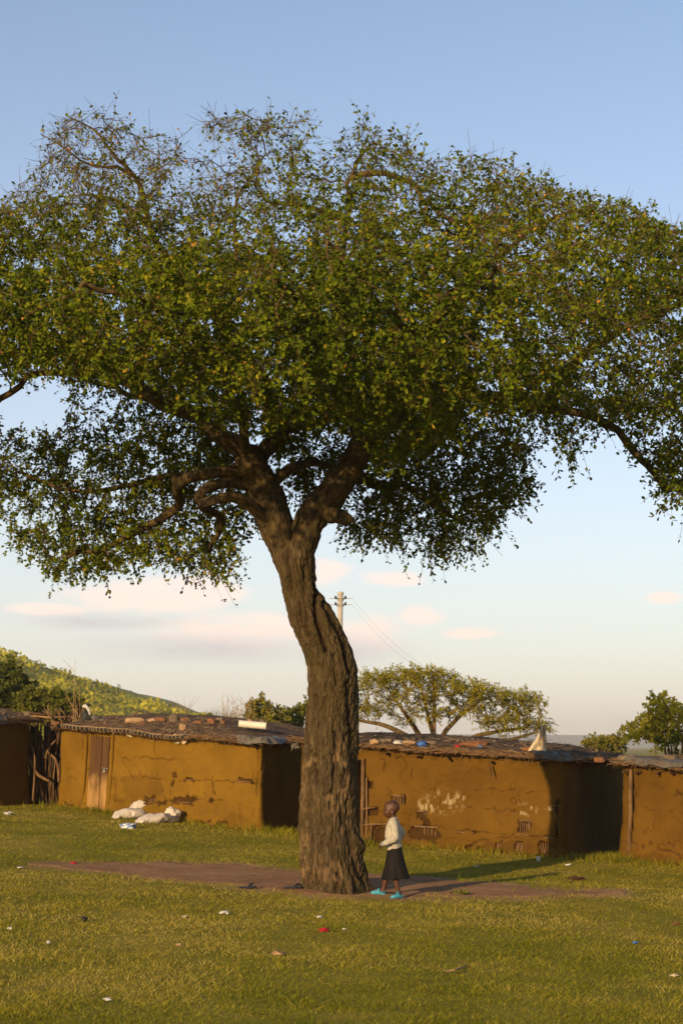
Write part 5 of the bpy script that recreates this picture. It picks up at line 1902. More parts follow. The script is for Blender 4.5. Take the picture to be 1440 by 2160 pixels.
mb.tube([p + Vector((0.0, 0, .07)), p + Vector((.05, .02, .09)), p + Vector((.07, .02, .06))], [.013, .012, .006], 6)
solid('dry_branch', mb.V, mb.F, M_STICK, loc=p - Vector((0, 0, .03)), label='short forked dry branch standing behind the pale stone slab', cat='branch')
# boards on the shaded hut roof
for (x0, y0, x1, y1, r_, mt, lb) in ((20, 1504, 102, 1508, .03, M_STICKDARK, 'dark pole lying across the back of the shaded hut roof'), (50, 1512, 110, 1514, .028, M_STICKPALE, 'pale board lying on the shaded hut roof edge'), (90, 1517, 142, 1512, .016, M_STICK, 'thin crooked stick bridging two hut roofs')):
    Yp = hut0.W.B[1] + 1.9
    a, b = at(x0, y0, Yp), at(x1, y1, Yp - .15)
    V, Fc = tube(resample([a, a.lerp(b, .5) + Vector((0, 0, .015)), b], .3), r_, 7)
    solid('pole', V, Fc, mt, label=lb, cat='pole', smooth_shade=True)

# ================================================================ sacks and litter
def sack(label, x0, x1, yb, h, seed, rise=0.0, back=0.0, group='white sacks lying by the ochre wall'):
    a, b = ground_at(x0, yb), ground_at(x1, yb)
    c_ = (a + b) / 2 + Vector((0, back, 0))
    c_.z = gz(c_.x, c_.y) + rise
    ln = (b - a).length
    hz = h * c_.y / F_PX
    nu, nv = 40, 26
    V = []
    for i in range(nu):
        t = -1 + 2 * i / (nu - 1)
        pro = (1 - abs(t) ** 3.2) ** .5 if abs(t) < 1 else 0
        for j in range(nv):
            an = 2 * math.pi * j / nv
            cy_, cz_ = math.cos(an), math.sin(an)
            wy = .20 * (0.55 + .45 * pro) * abs(cy_) ** .8 * (1 if cy_ > 0 else -1)
            wz = hz / 2 * max(.16, pro) * abs(cz_) ** .9 * (1 if cz_ > 0 else -1)
            V.append([t * ln / 2, wy * (1 + .12 * math.sin(t * 4 + seed)), wz + hz / 2 * max(.2, pro) * .92])
    V = np.array(V)
    V += np.stack([vnoise(V * 8 + seed, seed + k) for k in range(3)], 1) * .028 + np.stack([vnoise(V * np.array([30, 22, 22]) + seed, seed + 5 + k) for k in range(3)], 1) * .013
    d = (b - a).normalized()
    R = np.array([[d.x, -d.y, 0], [d.y, d.x, 0], [0, 0, 1]])
    V = V @ R.T + np.array(c_)
    V[:, 2] = np.maximum(V[:, 2], gz_np(V[:, 0], V[:, 1]) - .01)
    i = (np.arange(nu - 1)[:, None] * nv + np.arange(nv)[None, :]).ravel()
    j = (np.arange(nu - 1)[:, None] * nv + (np.arange(nv)[None, :] + 1) % nv).ravel()
    F_ = [tuple(f) for f in np.stack([i, i + nv, j + nv, j], 1)] + [tuple(range(nv)), tuple(range((nu - 1) * nv + nv - 1, (nu - 1) * nv - 1, -1))]
    return solid('sack', V, F_, M_SACK, loc=c_, smooth_shade=True, label=label, cat='sack', group=group)


sack('full white sack lying by the ochre wall nearest the door', 243, 310, 1727, 21, 1)
sack('plump white sack resting against the empty crumpled sack', 292, 366, 1736, 21, 2)
sack('white sack laid on top behind the two plump ones', 276, 332, 1722, 22, 3, .11, .12)
p = ground_at(362, 1734)
crumple('empty_sack', 'crumpled empty white sack at the end of the sack heap', 'sack', p, (.30, .22, .24), M_SACK, 21, .38, 30, 18, group='white sacks lying by the ochre wall')
p = ground_at(8, 1692)
crumple('sack', 'brown dusty sack slumped against the shaded hut wall', 'sack', p, (.50, .32, .26), M_RAG, 22, .2, 30, 18)

GR = 'litter scattered on the grass'
for (x, y, w, h, mt, nm, lb, ct) in (
        (270, 1748, 34, 12, M_BLUEWHITE, 'plastic_wrapper', 'blue and white plastic wrapper on the grass before the sacks', 'wrapper'),
        (475, 1930, 15, 10, M_WHITE, 'crumpled_paper', 'crumpled white paper on the grass below the dark sandal', 'paper'),
        (673, 1938, 12, 7, M_WHITE, 'crumpled_paper', 'small white paper on the grass above the red cloth', 'paper'),
        (683, 1966, 18, 9, M_RED, 'red_cloth', 'small red cloth scrap lying on the grass', 'cloth'),
        (585, 2016, 20, 9, M_TAN, 'paper_scrap', 'cream paper scrap on the foreground grass', 'paper'),
        (180, 1944, 13, 10, M_BLACK, 'dark_clod', 'small black lump on the grass', 'lump'),
        (22, 1962, 9, 5, M_WHITE, 'paper_scrap', 'tiny white scrap on the grass left of the black lump', 'paper'),
        (19, 1719, 12, 6, M_WHITE, 'paper_scrap', 'white scrap on the grass before the shaded hut', 'paper'),
        (1005, 1830, 9, 4, M_WHITE, 'paper_scrap', 'flat white scrap on the grass beside the white cup', 'paper'),
        (1198, 1827, 9, 4, M_WHITE, 'paper_scrap', 'white scrap on the grass before the dark gap', 'paper'),
        (1213, 1857, 32, 8, M_STICKDARK, 'dung_pat', 'flat dark brown dung pat on the grass', 'dung'),
        (43, 1832, 12, 4, M_WHITE, 'paper_scrap', 'white scrap where the dirt strip begins', 'paper'),
        (155, 1823, 14, 4, M_RED, 'red_scrap', 'small faded red scrap at the edge of the dirt strip', 'scrap'),
        (390, 1936, 8, 4, M_WHITE, 'paper_scrap', 'tiny white scrap on the grass beside the crumpled paper', 'paper'),
        (377, 1996, 12, 6, M_TAN, 'paper_scrap', 'yellowish scrap on the foreground grass', 'paper'),
        (102, 1991, 9, 5, M_WHITE, 'paper_scrap', 'pale scrap on the grass below the black lump', 'paper'),
        (228, 2112, 14, 6, M_WHITE, 'paper_scrap', 'whitish scrap on the nearest grass', 'paper'),
        (726, 1962, 8, 4, M_WHITE, 'paper_scrap', 'tiny white scrap right of the red cloth', 'paper'),
        (1422, 2062, 14, 6, M_RAG, 'paper_scrap', 'tan scrap on the grass at the far right foreground', 'paper'),
        (1425, 1951, 18, 5, M_BRICK, 'orange_peel', 'orange peel lying on the grass', 'peel'),
        (700, 1868, 9, 5, M_GREYST, 'pebble', 'small pebble at the foot of the trunk', 'pebble'),
        (1338, 1991, 9, 5, M_BLUE, 'blue_scrap', 'tiny blue scrap on the grass', 'scrap')):
    p = ground_at(x, y)
    k = p.y / F_PX
    crumple(nm, lb, ct, p + Vector((0, 0, .004)), (w * k, max(w * .8, 6) * k, h * k * .75), mt, int(x) % 53 + 3, .75, 22, 13, group=GR)

# white cup
p = ground_at(1135, 1818)
k = p.y / F_PX
V = []
for (z, r_) in ((0, 4.2), (0, 4.4), (10, 5), (10.6, 5), (10, 4.6), (1, 4)):
    V += [p + Vector((math.cos(a) * r_ * k, math.sin(a) * r_ * k, z * k)) for a in np.linspace(0, 2 * math.pi, 14, endpoint=False)]
Fc = [(i * 14 + a, i * 14 + (a + 1) % 14, (i + 1) * 14 + (a + 1) % 14, (i + 1) * 14 + a) for i in range(5) for a in range(14)] + [tuple(range(70, 84))]
solid('white_cup', V, Fc, M_WHITE, loc=p, label='small white plastic cup standing on the grass before the long hut', cat='cup', smooth_shade=True, group=GR)


def sandal_shape(mb, heel, toe, wid, m=0, thick=.014, lift=0.0):
    """sole outline from heel to toe"""
    d = toe - heel
    L = d.length
    d.normalize()
    s = Vector((0, 0, 1)).cross(d)
    prof = [(0, .30), (.06, .62), (.2, .78), (.4, .72), (.6, .88), (.78, 1.0), (.92, .78), (1.0, .32)]
    top = [heel + d * (L * t) + s * (wid / 2 * w) for t, w in prof] + [heel + d * (L * t) - s * (wid / 2 * w) for t, w in prof[::-1]]
    n = len(top)
    V = [v + Vector((0, 0, lift)) for v in top] + [v + Vector((0, 0, lift + thick)) for v in top]
    mb.add(V, [tuple(range(n - 1, -1, -1)), tuple(range(n, 2 * n))] + [(i, (i + 1) % n, n + (i + 1) % n, n + i) for i in range(n)], m)
    return d, s, L


for (x, y, ang_, lb) in ((520, 1875, 1.2, 'worn dark sandal lying on the dirt strip away from the trunk'), (617, 1876, 1.8, 'dark rubber sandal lying at the left foot of the trunk')):
    p = ground_at(x, y) + Vector((0, 0, .01))
    t_ = thing('dark_sandal', p, lb, 'sandal', 'dark sandals left on the dirt strip')
    h_, tt_ = p + Vector((-.11, -.02, 0)), p + Vector((.11, .05, 0))
    mb = MB()
    d, s, L = sandal_shape(mb, h_, tt_, .09, 0, .018)
    solid('sole', mb.V, mb.F, M_BLACK, parent=t_)
    c_ = h_ + d * L * .62
    V, Fc = tube(resample([c_ + s * .042 + Vector((0, 0, .012)), c_ + s * .02 + d * .03 + Vector((0, 0, .05)), c_ + d * .05 + Vector((0, 0, .045)), c_ - s * .02 + d * .03 + Vector((0, 0, .05)), c_ - s * .042 + Vector((0, 0, .012))], .015), .009, 6)
    solid('strap', V, Fc, M_BLACK, parent=t_)
for (pts, lb) in (([(940, 2052), (958, 2056), (972, 2046), (984, 2040)], 'pale dry forked twig on the foreground grass'), ([(945, 1886), (965, 1884), (990, 1887)], 'dry stalk lying on the dirt strip beyond the child')):
    P = [ground_at(*q) + Vector((0, 0, .015)) for q in pts]
    P[1].z += .02
    mb = MB().tube(resample(P, .05), .007, 5)
    mb.tube([P[1], P[1] + Vector((.06, .08, .04))], [.006, .003], 4)
    solid('dry_twig', mb.V, mb.F, M_STICKPALE, label=lb, cat='twig')
# small weed on the dirt
p = ground_at(978, 1888)
rg_ = np.random.default_rng(2)
n = 26
V, Fq, T = leaf_mesh(np.tile(np.array(p), (n, 1)) + rg_.normal(0, .03, (n, 3)) * [1, 1, 0], norm(rg_.normal(0, .7, (n, 3)) + [0, 0, .9]), norm(rg_.normal(0, 1, (n, 3))), rg_.uniform(.05, .12, n), np.full(n, .012), rg_.uniform(.2, .6, n))
solid('weed', V, Fq, M_BUSH, loc=p, attrs={'tone': T}, label='small green weed growing on the dirt strip', cat='weed')

# ================================================================ power pole and wires
PY = 70.0
pt_ = at(718, 1253, PY)
pg = Vector((at(711, 1560, PY).x, PY, gz(at(711, 1560, PY).x, PY)))
pole = thing('utility_pole', pg, 'pale concrete power pole with insulators rising behind the tree trunk', 'power pole')
V, Fc = tube([pg + Vector((0, 0, -.5)), pg.lerp(pt_, .5), pt_], [.15, .125, .105], 14)
solid('shaft', V, Fc, M_CONC, parent=pole, smooth_shade=True)
V, Fc = tube([pt_ + Vector((0, 0, -.02)), pt_ + Vector((0, 0, .06)), pt_ + Vector((0, 0, .1))], [.13, .13, .06], 14)
solid('cap', V, Fc, M_CONC, parent=pole)
tips = []
for dz in (-.2, -.46):
    c_ = pt_ + Vector((0, 0, dz))
    V, Fc = tube([c_ + Vector((-.24, -.14, 0)), c_ + Vector((.24, -.14, 0))], .014, 6)
    solid('bracket', V, Fc, M_METAL, parent=pole)
    V, Fc = tube([c_ + Vector((0, 0, -.05)), c_ + Vector((0, 0, .05))], .15, 14)
    solid('band', V, Fc, M_CONC, parent=pole)
    for sx in (-1, 1):
        V, Fc = tube([c_ + Vector((sx * .2, -.14, -.02)), c_ + Vector((sx * .2, -.14, .03)), c_ + Vector((sx * .2, -.14, .09)), c_ + Vector((sx * .2, -.14, .12))], [.035, .05, .04, .02], 8)
        solid('insulator', V, Fc, M_BLACK, parent=pole, smooth_shade=True)
        V, Fc = tube([c_ + Vector((sx * .24, -.14, 0)), c_ + Vector((sx * .46, -.14, .015))], .016, 5)
        solid('clamp', V, Fc, M_CONC, parent=pole)
        tips.append(c_ + Vector((sx * .46, -.14, .015)))
drop = thing('wire_post', Vector((at(915, 1560, 60).x, 60, gz(at(915, 1560, 60).x, 60))), 'short wire post hidden behind the flat-topped acacia', 'post')
dtop = at(915, 1418, 60)
V, Fc = tube([wloc(drop) + Vector((0, 0, -.3)), dtop], [.07, .06], 8)
solid('shaft', V, Fc, M_STICK, parent=drop)


def wire(label, a, b, sag, r_=.0075):
    P = [a.lerp(b, t) - Vector((0, 0, sag * 4 * t * (1 - t))) for t in np.linspace(0, 1, 24)]
    V, Fc = tube(P, r_, 4)
    solid('power_wire', V, Fc, M_METAL, loc=a, label=label, cat='wire', group='wires strung from the power pole')


wire('thin dark wire sloping from the upper insulators to the acacia', tips[1], dtop, .28, .0045)
wire('thin dark wire sloping from the lower insulators to the acacia', tips[3], dtop + Vector((-.12, 0, -.12)), .28, .0045)

# ================================================================ the child
YC = ground_at(834, 1892).y + .02
gC = gz(at(825, 1890, YC).x, YC)
zoff = gC - at(825, 1640 + 2012 / 8, YC).z


def K(cx, cy, dy=0.0):
    p = at(740 + cx / 8, 1640 + cy / 8, YC)
    return Vector((p.x, p.y + dy, p.z + zoff))


child = thing('person', Vector((K(720, 2000).x, YC, gC)), 'small child in a pale sweatshirt and black skirt walking towards the tree', 'person')
skin_m = Mat('skin', .5, .35)
n_ = skin_m.noise(30, 3, .5)
M_SKIN = skin_m.color(skin_m.ramp(n_, [(.3, (.062, .022, .009)), (.7, (.085, .031, .012))]))
M_HAIR = plain('cropped_hair', (.028, .014, .009), .8, .2, .3, 90, .4, .004)
m = Mat('sweatshirt_knit', .95, .05)
n1 = m.noise(24, 4, .6)
m.bump(n1, .5, .012)
M_SWEAT = m.color(m.ramp(n1, [(.3, (.30, .265, .20)), (.7, (.46, .41, .31))]))
M_CUFF = plain('grey_knit_cuff', (.20, .20, .19), .95, .05, .2, 30, .3, .004)
M_SKIRT = plain('black_skirt_cloth', (.010, .008, .007), .8, .15, .3, 10, .3, .01)
M_SANDAL = plain('turquoise_rubber', (.045, .27, .36), .5, .3, .08, 12, 0)
M_PINK = plain('pink_insole', (.45, .10, .22), .6, .2, .1, 12, 0)
M_EYE = plain('dark_eye', (.03, .02, .015), .3, .4, .1, 30, 0)


def ellipsoid(mb, c, r, rot=None, nu=20, nv=14, m=0):
    V, Fc = [], []
    for j in range(nv + 1):
        ph = math.pi * j / nv
        for i in range(nu):
            a = 2 * math.pi * i / nu
            v = Vector((r[0] * math.sin(ph) * math.cos(a), r[1] * math.sin(ph) * math.sin(a), r[2] * math.cos(ph)))
            V.append((rot @ v if rot is not None else v) + c)
    for j in range(nv):
        for i in range(nu):
            Fc.append((j * nu + i, (j + 1) * nu + i, (j + 1) * nu + (i + 1) % nu, j * nu + (i + 1) % nu))
    mb.add(V, Fc, m)


def limb(mb, pts, rad, sides=14):
    P = [Vector(p) for p in pts]
    R = resample(P, .025)
    cum = [0]
    for a, b in zip(R[:-1], R[1:]):
        cum.append(cum[-1] + (b - a).length)
    kp = [min(range(len(R)), key=lambda i: (R[i] - p).length) for p in P]
    rr_ = np.interp(cum, [cum[k] for k in kp], rad)
    mb.tube(R, list(rr_), sides)
    ellipsoid(mb, P[0], (rad[0],) * 3, None, 12, 8)
    ellipsoid(mb, P[-1], (rad[-1],) * 3, None, 12, 8)


def organic(name, mb, mat, vox, smooth_it, parent, **kw):
    o = solid(name, mb.V, mb.F, mat, parent=parent, smooth_shade=True, **kw)
    md = o.modifiers.new('union', 'REMESH')
    md.mode = 'VOXEL'
    md.voxel_size = vox
    md.use_smooth_shade = True
    md = o.modifiers.new('soft', 'SMOOTH')
    md.factor = .5
    md.iterations = smooth_it
    return o


mb = MB()
# head, seen from its left side, looking left
ellipsoid(mb, K(704, 508), (.0805, .068, .078))
ellipsoid(mb, K(655, 545), (.066, .060, .078))
ellipsoid(mb, K(628, 615), (.048, .048, .050))
ellipsoid(mb, K(612, 655), (.026, .030, .022))
ellipsoid(mb, K(622, 488), (.040, .050, .046))
ellipsoid(mb, K(586, 610), (.024, .036, .030))
limb(mb, [K(566, 548), K(556, 583)], [.008, .012], 8)
ellipsoid(mb, K(560, 586), (.010, .016, .009))
ellipsoid(mb, K(562, 628), (.012, .022, .008))
ellipsoid(mb, K(565, 645), (.012, .020, .008))
for sy in (-1, 1):
    ellipsoid(mb, K(697, 598, sy * .062), (.017, .011, .026))
    ellipsoid(mb, K(605, 600, sy * .034), (.026, .018, .024))
limb(mb, [K(706, 620), K(712, 690), K(716, 740)], [.038, .034, .040])
# torso and limbs
limb(mb, [K(712, 770), K(708, 900), K(715, 1050), K(725, 1200)], [.062, .074, .070, .066], 18)
for sy, el, wr, h1, h2 in ((-1, K(742, 1020, -.150), K(560, 1105, -.150), K(518, 1125, -.145), K(500, 1150, -.14)), (1, K(872, 960, .125), K(800, 1085, .150), K(770, 1110, .15), K(750, 1125, .15))):
    limb(mb, [K(712, 765, sy * .075), K(715, 800, sy * .105), el, wr, h1], [.040, .036, .027, .021, .018], 12)
    # palm, thumb and four fingers, relaxed
    limb(mb, [h1, h2], [.019, .019], 10)
    fd = Vector((-.25, 0, -1)).normalized() if sy < 0 else Vector((-.6, 0, -.8)).normalized()
    for q, (oy, L_) in enumerate(((-.015, .036), (-.005, .043), (.005, .040), (.015, .032))):
        b = h2 + Vector((-.004 * q, oy, -.006))
        limb(mb, [b, b + fd * L_ * .55 + Vector((-.006, 0, 0)), b + fd * L_ + Vector((.002, 0, 0))], [.0068, .0062, .0052], 7)
    limb(mb, [h1 + Vector((-.008, -.016 * 1, -.004)), h1 + Vector((-.026, -.018, -.018)), h1 + Vector((-.030, -.016, -.036))], [.008, .0075, .006], 7)
far_ankle, near_ankle = K(548, 1905, .07), K(795, 1925, -.075)
gF, gN = gz(far_ankle.x, far_ankle.y), gz(near_ankle.x, near_ankle.y)
limb(mb, [K(715, 1260, .045), K(650, 1540, .062), K(600, 1700, .066), K(572, 1800, .068), far_ankle], [.050, .043, .038, .032, .0235])
limb(mb, [K(735, 1260, -.045), K(725, 1540, -.060), K(745, 1700, -.066), K(772, 1810, -.07), near_ankle], [.050, .043, .038, .032, .0235])
feet = []
for an_, heel_px, toe_px, dyh, dyt, g in ((far_ankle, 572, 345, .072, .062, gF), (near_ankle, 850, 672, -.072, -.155, gN)):
    heel, toe = K(heel_px, 1990, dyh), K(toe_px, 1990, dyt)
    heel.z, toe.z = g + .016, gz(toe.x, toe.y) + .016
    feet.append((heel, toe))
    d = (toe - heel)
    limb(mb, [an_, heel + d * .16 + Vector((0, 0, .026))], [.024, .026], 12)
    limb(mb, [heel + d * .12 + Vector((0, 0, .026)), heel + d * .5 + Vector((0, 0, .026)), heel + d * .84 + Vector((0, 0, .018))], [.024, .025, .019], 12)
    sdv = Vector((0, 0, 1)).cross(d.normalized())
    for q in range(5):
        b = heel + d * (.84 - .02 * abs(q - 1)) + sdv * (.019 * (q - 2) / 2 * 1.15) + Vector((0, 0, .014))
        limb(mb, [b, b + d * (.12 - .012 * q)], [.0085 - .0006 * q, .0075 - .0006 * q], 7)
body = organic('body', mb, M_SKIN, .0042, 4, child, label='dark skinned bare head, hand and legs')
for sy in (-1, 1):
    e = MB()
    ellipsoid(e, K(579, 563, sy * .026), (.0075, .009, .006), None, 10, 8)
    solid('eye', e.V, e.F, M_EYE, parent=body, smooth_shade=True)
# close-cropped hair: a thin cap over the skull
mb = MB()
c0 = K(704, 508)
V, Fc = [], []
nu, nv = 36, 16
for j in range(nv + 1):
    for i in range(nu):
        a = 2 * math.pi * i / nu
        ca, sa = math.cos(a), math.sin(a)
        lim = 1.02 + .62 * max(0, ca) + .10 * (1 - abs(ca))
        ph = lim * j / nv
        off = -.0008 if j < nv - 2 else -.003 * (j - nv + 3)
        V.append(c0 + Vector(((.0825 + off) * math.sin(ph) * ca, (.070 + off) * math.sin(ph) * sa, (.0800 + off) * math.cos(ph))))
for j in range(nv):
    for i in range(nu):
        Fc.append((j * nu + i, (j + 1) * nu + i, (j + 1) * nu + (i + 1) % nu, j * nu + (i + 1) % nu))
M_SKULL = plain('shaved_scalp', (.050, .019, .009), .55, .35, .15, 90, .15, .003)
solid('cropped_hair', V, Fc, M_SKULL, parent=body, smooth_shade=True)


def ring_loft(mb, secs, n=40, fold=None, caps=True):
    """secs: (front point, back point, half depth); tilted ellipse sections"""
    V = []
    for k, (f, b, hd) in enumerate(secs):
        c_ = (f + b) / 2
        ax = (f - b) / 2
        for i in range(n):
            a = 2 * math.pi * i / n
            s_ = 1 + (fold(a, k / (len(secs) - 1)) if fold else 0)
            V.append(c_ + ax * (math.cos(a) * s_) + Vector((0, hd * math.sin(a) * s_, 0)))
    m_ = len(secs)
    Fc = [(k * n + i, k * n + (i + 1) % n, (k + 1) * n + (i + 1) % n, (k + 1) * n + i) for k in range(m_ - 1) for i in range(n)]
    if caps:
        Fc += [tuple(range(n - 1, -1, -1)), tuple((m_ - 1) * n + i for i in range(n))]
    mb.add(V, Fc)


mb = MB()
wr_ = random.Random(4)
ring_loft(mb, [(K(668, 690), K(765, 668), .042), (K(640, 718), K(788, 700), .070), (K(612, 770), K(812, 755), .104), (K(585, 850), K(838, 840), .112), (K(570, 930), K(850, 925), .112), (K(568, 1000), K(848, 1000), .110), (K(580, 1060), K(852, 1045), .114), (K(588, 1100), K(846, 1085), .109), (K(602, 1150), K(858, 1120), .115), (K(606, 1195), K(862, 1150), .112), (K(610, 1238), K(860, 1172), .114)], 44,
          lambda a, t: (.045 * math.sin(5 * a + 11 * t) + .03 * math.sin(3 * a - 23 * t)) * smooth(.25, .7, t))
for sy, el, wr in ((-1, K(742, 1020, -.150), K(556, 1107, -.150)), (1, K(872, 955, .125), K(800, 1085, .150))):
    sh = K(712, 775, sy * .085)
    m1 = sh.lerp(el, .5) + Vector((.004, sy * .012, 0))
    limb(mb, [K(705, 745, sy * .06), sh, m1, el, el.lerp(wr, .35), el.lerp(wr, .7), wr], [.048, .050, .046, .042, .043, .037, .030], 16)
    for q in range(7):      # folds at the elbow and along the sleeve
        t = wr_.uniform(.0, 1)
        c_ = (sh.lerp(el, t * 2) if t < .5 else el.lerp(wr, t * 2 - 1))
        limb(mb, [c_ + Vector((wr_.uniform(-.03, .03), sy * .034, wr_.uniform(-.02, .02))), c_ + Vector((wr_.uniform(-.03, .03), sy * .030, wr_.uniform(-.03, .03)))], [.011, .009], 7)
sw = organic('sweatshirt', mb, M_SWEAT, .0055, 3, child, label='pale oatmeal long-sleeved sweatshirt')
mb = MB()
limb(mb, [K(556, 1107, -.150), K(520, 1124, -.147)], [.0275, .026], 14)
solid('cuff', mb.V, mb.F, M_CUFF, parent=sw, smooth_shade=True, label='grey knit cuff')
mb = MB()
ring_loft(mb, [(K(664, 700), K(768, 676), .047), (K(668, 684), K(764, 662), .045)], 30)
solid('collar', mb.V, mb.F, M_CUFF, parent=sw, smooth_shade=True, label='grey knit neckband')
mb = MB()
fold = lambda a, t: (.02 + .10 * t) * (math.sin(5 * a + 1.1 + .8 * math.sin(a)) * .6 + .45 * math.sin(13 * a + .4 + 1.5 * t)) * t
S_ = [(1160, 612, 850, .104), (1240, 606, 864, .112), (1330, 596, 885, .120), (1430, 580, 912, .130), (1530, 560, 940, .142), (1620, 543, 966, .152), (1690, 530, 985, .160), (1712, 527, 990, .162)]
ring_loft(mb, [(K(f, y + 8), K(b, y - 10), hd) for y, f, b, hd in S_], 72, fold, caps=False)
n = 72
m_ = len(S_)
ring_loft(mb, [(K(f + 12, y + 8), K(b - 12, y - 10), hd - .008) for y, f, b, hd in S_], 72, fold, caps=False)
mb.F[-(n * (m_ - 1)):] = [f[::-1] for f in mb.F[-(n * (m_ - 1)):]]
mb.F += [((m_ - 1) * n + i, (m_ - 1) * n + (i + 1) % n, m_ * n + (m_ - 1) * n + (i + 1) % n, m_ * n + (m_ - 1) * n + i) for i in range(n)]
mb.M += [0] * n
solid('skirt', mb.V, mb.F, M_SKIRT, parent=child, smooth_shade=True, label='flared black calf-length skirt')
for heel, toe in feet:
    d = toe - heel
    h_, t_ = heel - d * .06, toe + d * .05
    h_.z -= .014
    t_.z -= .012
    mb = MB()
    dv, sv, L = sandal_shape(mb, h_, t_, .070, 0, .016)
    so = solid('sandal', mb.V, mb.F, M_SANDAL, parent=child, label='turquoise rubber clog sandal')
    mb = MB()
    sandal_shape(mb, h_ + dv * .008 + Vector((0, 0, .0162)), t_ - dv * .008 + Vector((0, 0, .0162)), .058, 0, .002)
    solid('insole', mb.V, mb.F, M_PINK, parent=so)
    # perforated upper: arched shell with two openings
    nu, nv = 13, 15
    V, Fc = [], []
    for sh_ in (0, 1):
        for i in range(nu):
            t = .42 + .56 * i / (nu - 1)
            w = .038 * (1 - max(0, (t - .80) / .2) ** 2 * .75) - .003 * sh_
            hgt = (.060 - .044 * ((t - .42) / .56) ** 1.1) - .003 * sh_
            for j in range(nv):
                a = math.pi * j / (nv - 1)
                V.append(h_ + dv * (L * t) + sv * (w * math.cos(a)) + Vector((0, 0, .010 + hgt * math.sin(a) ** .8)))
    hole = {(3, 3), (4, 3), (3, 4), (4, 4), (3, 10), (4, 10), (3, 9), (4, 9), (7, 3), (7, 4), (8, 4), (7, 9), (7, 10), (8, 9), (6, 6), (6, 7), (9, 6), (9, 7)}
    for sh_ in (0, 1):
        for i in range(nu - 1):
            for j in range(nv - 1):
                if (i, j) in hole:
                    continue
                b = sh_ * nu * nv
                f = (b + i * nv + j, b + i * nv + j + 1, b + (i + 1) * nv + j + 1, b + (i + 1) * nv + j)
                Fc.append(f if sh_ else f[::-1])
    solid('upper', V, Fc, M_SANDAL, parent=so, smooth_shade=True)
    c_ = h_ + dv * (L * .45)
    hp = h_ + dv * .004
    P = [c_ + sv * .036 + Vector((0, 0, .024)), h_ + dv * (L * .2) + sv * .036 + Vector((0, 0, .030)), hp - dv * .004 + sv * .018 + Vector((0, 0, .036)), hp - dv * .008 + Vector((0, 0, .038)), hp - dv * .004 - sv * .018 + Vector((0, 0, .036)), h_ + dv * (L * .2) - sv * .036 + Vector((0, 0, .030)), c_ - sv * .036 + Vector((0, 0, .024))]
    V, Fc = tube(resample(P, .012), .006, 7)
    solid('heel_strap', V, Fc, M_SANDAL, parent=so, smooth_shade=True)

# ================================================================ grass
def in_hut(h, X, Y, pad=0.0):
    P = np.stack([X, Y], 1) - h.W.A
    u = P @ h.W.d
    w = -(P @ h.W.n)
    return (u > -pad) & (u < h.W.L + pad) & (w > -pad) & (w < 4)


def scatter(n, rg, y0=7.0, y1=37.0):
    """random ground points, thinning out with distance"""
    t = rg.uniform(0, 1, n)
    Y = y0 * (y1 / y0) ** t            # even in log distance: density ~ 1/Y^2 with the widening field
    X = rg.uniform(-1, 1, n) * (0.235 * Y + 1.6)
    return X, Y


def blades(n, seed, h, w, straw, lean=.45, region=None, y0=7.0, y1=37.0):
    rg = np.random.default_rng(seed)
    X, Y = scatter(n, rg, y0, y1)
    P2 = np.stack([X, Y], 1)
    pm = path_mask(X, Y)
    keep = rg.uniform(0, 1, n) > pm * 1.02
    keep &= np.hypot(X - tree_base.x, (Y - TY)) > .46
    for hut in (hut0, hut1, hut2, hut3):
        keep &= ~in_hut(hut, X, Y, .02)
    if region is not None:
        keep &= region(X, Y, rg)
    cl = fbm(P2 * 3.2, 3, 201)
    keep &= rg.uniform(-1, 1, n) < .55 + cl * 1.3
    X, Y = X[keep], Y[keep]
    m_ = len(X)
    P2 = P2[keep]
    dry = fbm(P2 * .55, 4, 211) * 1.2 + fbm(P2 * 2.6, 3, 212) * .55
    tone = np.clip(straw + .40 * dry + rg.normal(0, .16, m_) + .30 * pm[keep] - .12 * smooth(17, 9, Y), 0, 1)
    H = rg.uniform(h[0], h[1], m_) * (1 + .45 * vnoise(P2 * 1.9, 213)) * (1 - .5 * pm[keep])
    a = rg.uniform(0, 2 * math.pi, m_)
    s = np.stack([np.cos(a), np.sin(a), 0 * a], 1)
    B = np.stack([X, Y, gz_np(X, Y) - .004], 1)
    tip = B + np.stack([rg.normal(0, lean, m_) * H, rg.normal(0, lean, m_) * H, H], 1)
    wd = rg.uniform(w[0], w[1], m_)[:, None] * (.7 + .03 * Y[:, None])
    V = np.stack([B - s * wd, B + s * wd, tip], 1).reshape(-1, 3)
    return V, np.arange(m_ * 3).reshape(-1, 3), np.repeat(tone, 3)


parts = [blades(520000, 1, (.012, .027), (.0028, .0052), .435, 1.0), blades(85000, 2, (.022, .05), (.0024, .0044), .74, 1.3)]


def near_wall(X, Y, rg):
    k = np.zeros(len(X), bool)
    for hut in (hut1, hut2, hut3):
        P = np.stack([X, Y], 1) - hut.W.A
        u, w = P @ hut.W.d, (P @ hut.W.n)
        k |= (u > -.3) & (u < hut.W.L + 1.0) & (w > -.6) & (w < rg.exponential(.22, len(X)))
    # and around the back of the strip
    k |= (path_mask(X, Y - .35) > .3) & (rg.uniform(0, 1, len(X)) < .08)
    return k


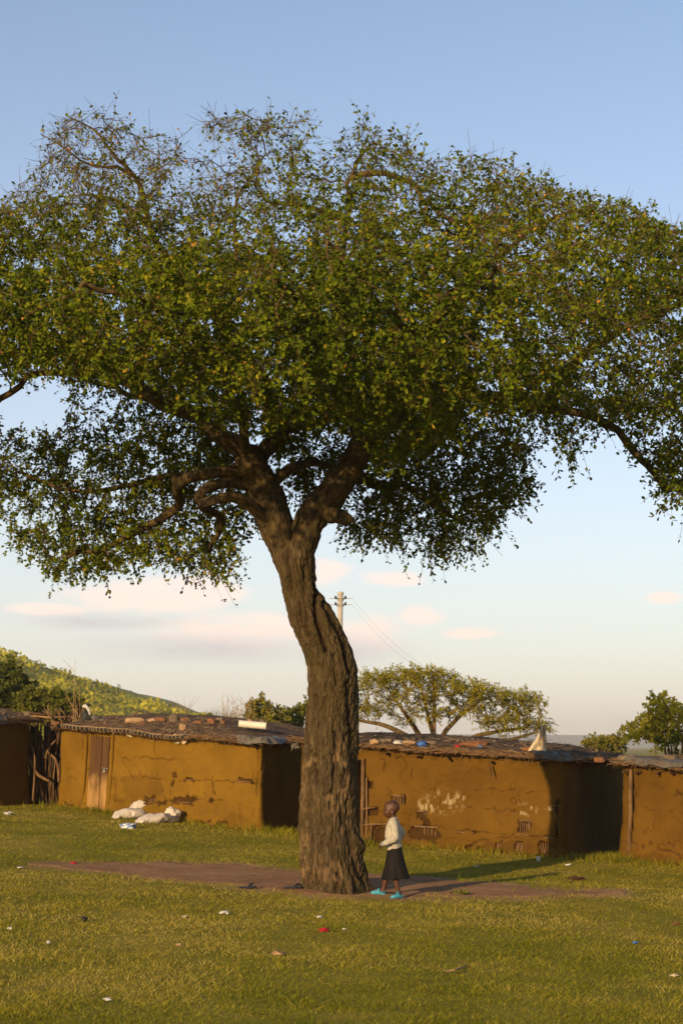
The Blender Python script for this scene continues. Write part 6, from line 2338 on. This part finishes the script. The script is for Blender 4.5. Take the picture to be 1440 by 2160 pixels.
parts.append(blades(260000, 3, (.05, .14), (.003, .006), .22, .5, near_wall, 20, 37))
V, F_, T, b = [], [], [], 0
for v, f, t in parts:
    V.append(v)
    F_.append(f + b)
    T.append(t)
    b += len(v)
solid('grass', np.concatenate(V), np.concatenate(F_), M_GRASS, loc=(0, 20, 0), attrs={'tone': np.concatenate(T)}, kind='stuff', label='short trampled green and straw coloured grass', cat='grass')
# fallen straw on the bare earth
rg = np.random.default_rng(91)
X, Y = scatter(60000, rg, 17, 24)
k = path_mask(X, Y) > .15
X, Y = X[k][:1300], Y[k][:1300]
a = rg.uniform(0, 2 * math.pi, len(X))
Ls = rg.uniform(.02, .08, len(X))
B = np.stack([X, Y, gz_np(X, Y) + .012], 1)
V, F_, T = leaf_mesh(B, np.stack([np.cos(a), np.sin(a), 0 * a], 1), np.tile([0, 0, 1.], (len(X), 1)), Ls, np.full(len(X), .003), rg.uniform(.5, 1, len(X)), 2)
solid('straw_litter', V, F_, M_GRASS, loc=(0, 20, 0), attrs={'tone': T}, kind='stuff', label='bits of straw and leaf litter on the bare earth', cat='straw')

# pebbles and crumbs of soil on the bare earth
X, Y = scatter(60000, rg, 17, 24)
k = path_mask(X, Y) > .3
X, Y = X[k][:420], Y[k][:420]
pm_ = MB()
for x, y in zip(X, Y):
    r_ = .003 + .009 * rg.uniform(0, 1) ** 3
    pm_.add([Vector((x, y, gz(x, y) + .010)) + v * r_ * rg.uniform(.7, 1.3) for v in ic], icf)
solid('pebbles', pm_.V, pm_.F, M_GREYST, loc=(0, 20, 0), kind='stuff', label='small pebbles and crumbs of soil on the bare earth', cat='pebbles')

# ================================================================ haze
HZB = MB().box((0, 0, 28), (11000, 11000, 80))
hm = bpy.data.materials.new('haze_air')
hm.use_nodes = True
hm.node_tree.nodes.clear()
ho = hm.node_tree.nodes.new('ShaderNodeOutputMaterial')
hv = hm.node_tree.nodes.new('ShaderNodeVolumePrincipled')
hv.inputs['Color'].default_value = (.95, .94, .93, 1)
hv.inputs['Density'].default_value = 0.00026
hv.inputs['Anisotropy'].default_value = 0.0
hm.node_tree.links.new(hv.outputs[0], ho.inputs['Volume'])
solid('haze', HZB.V, HZB.F, hm, loc=(0, 0, 0), kind='stuff', label='thin pale air haze over the valley', cat='haze')
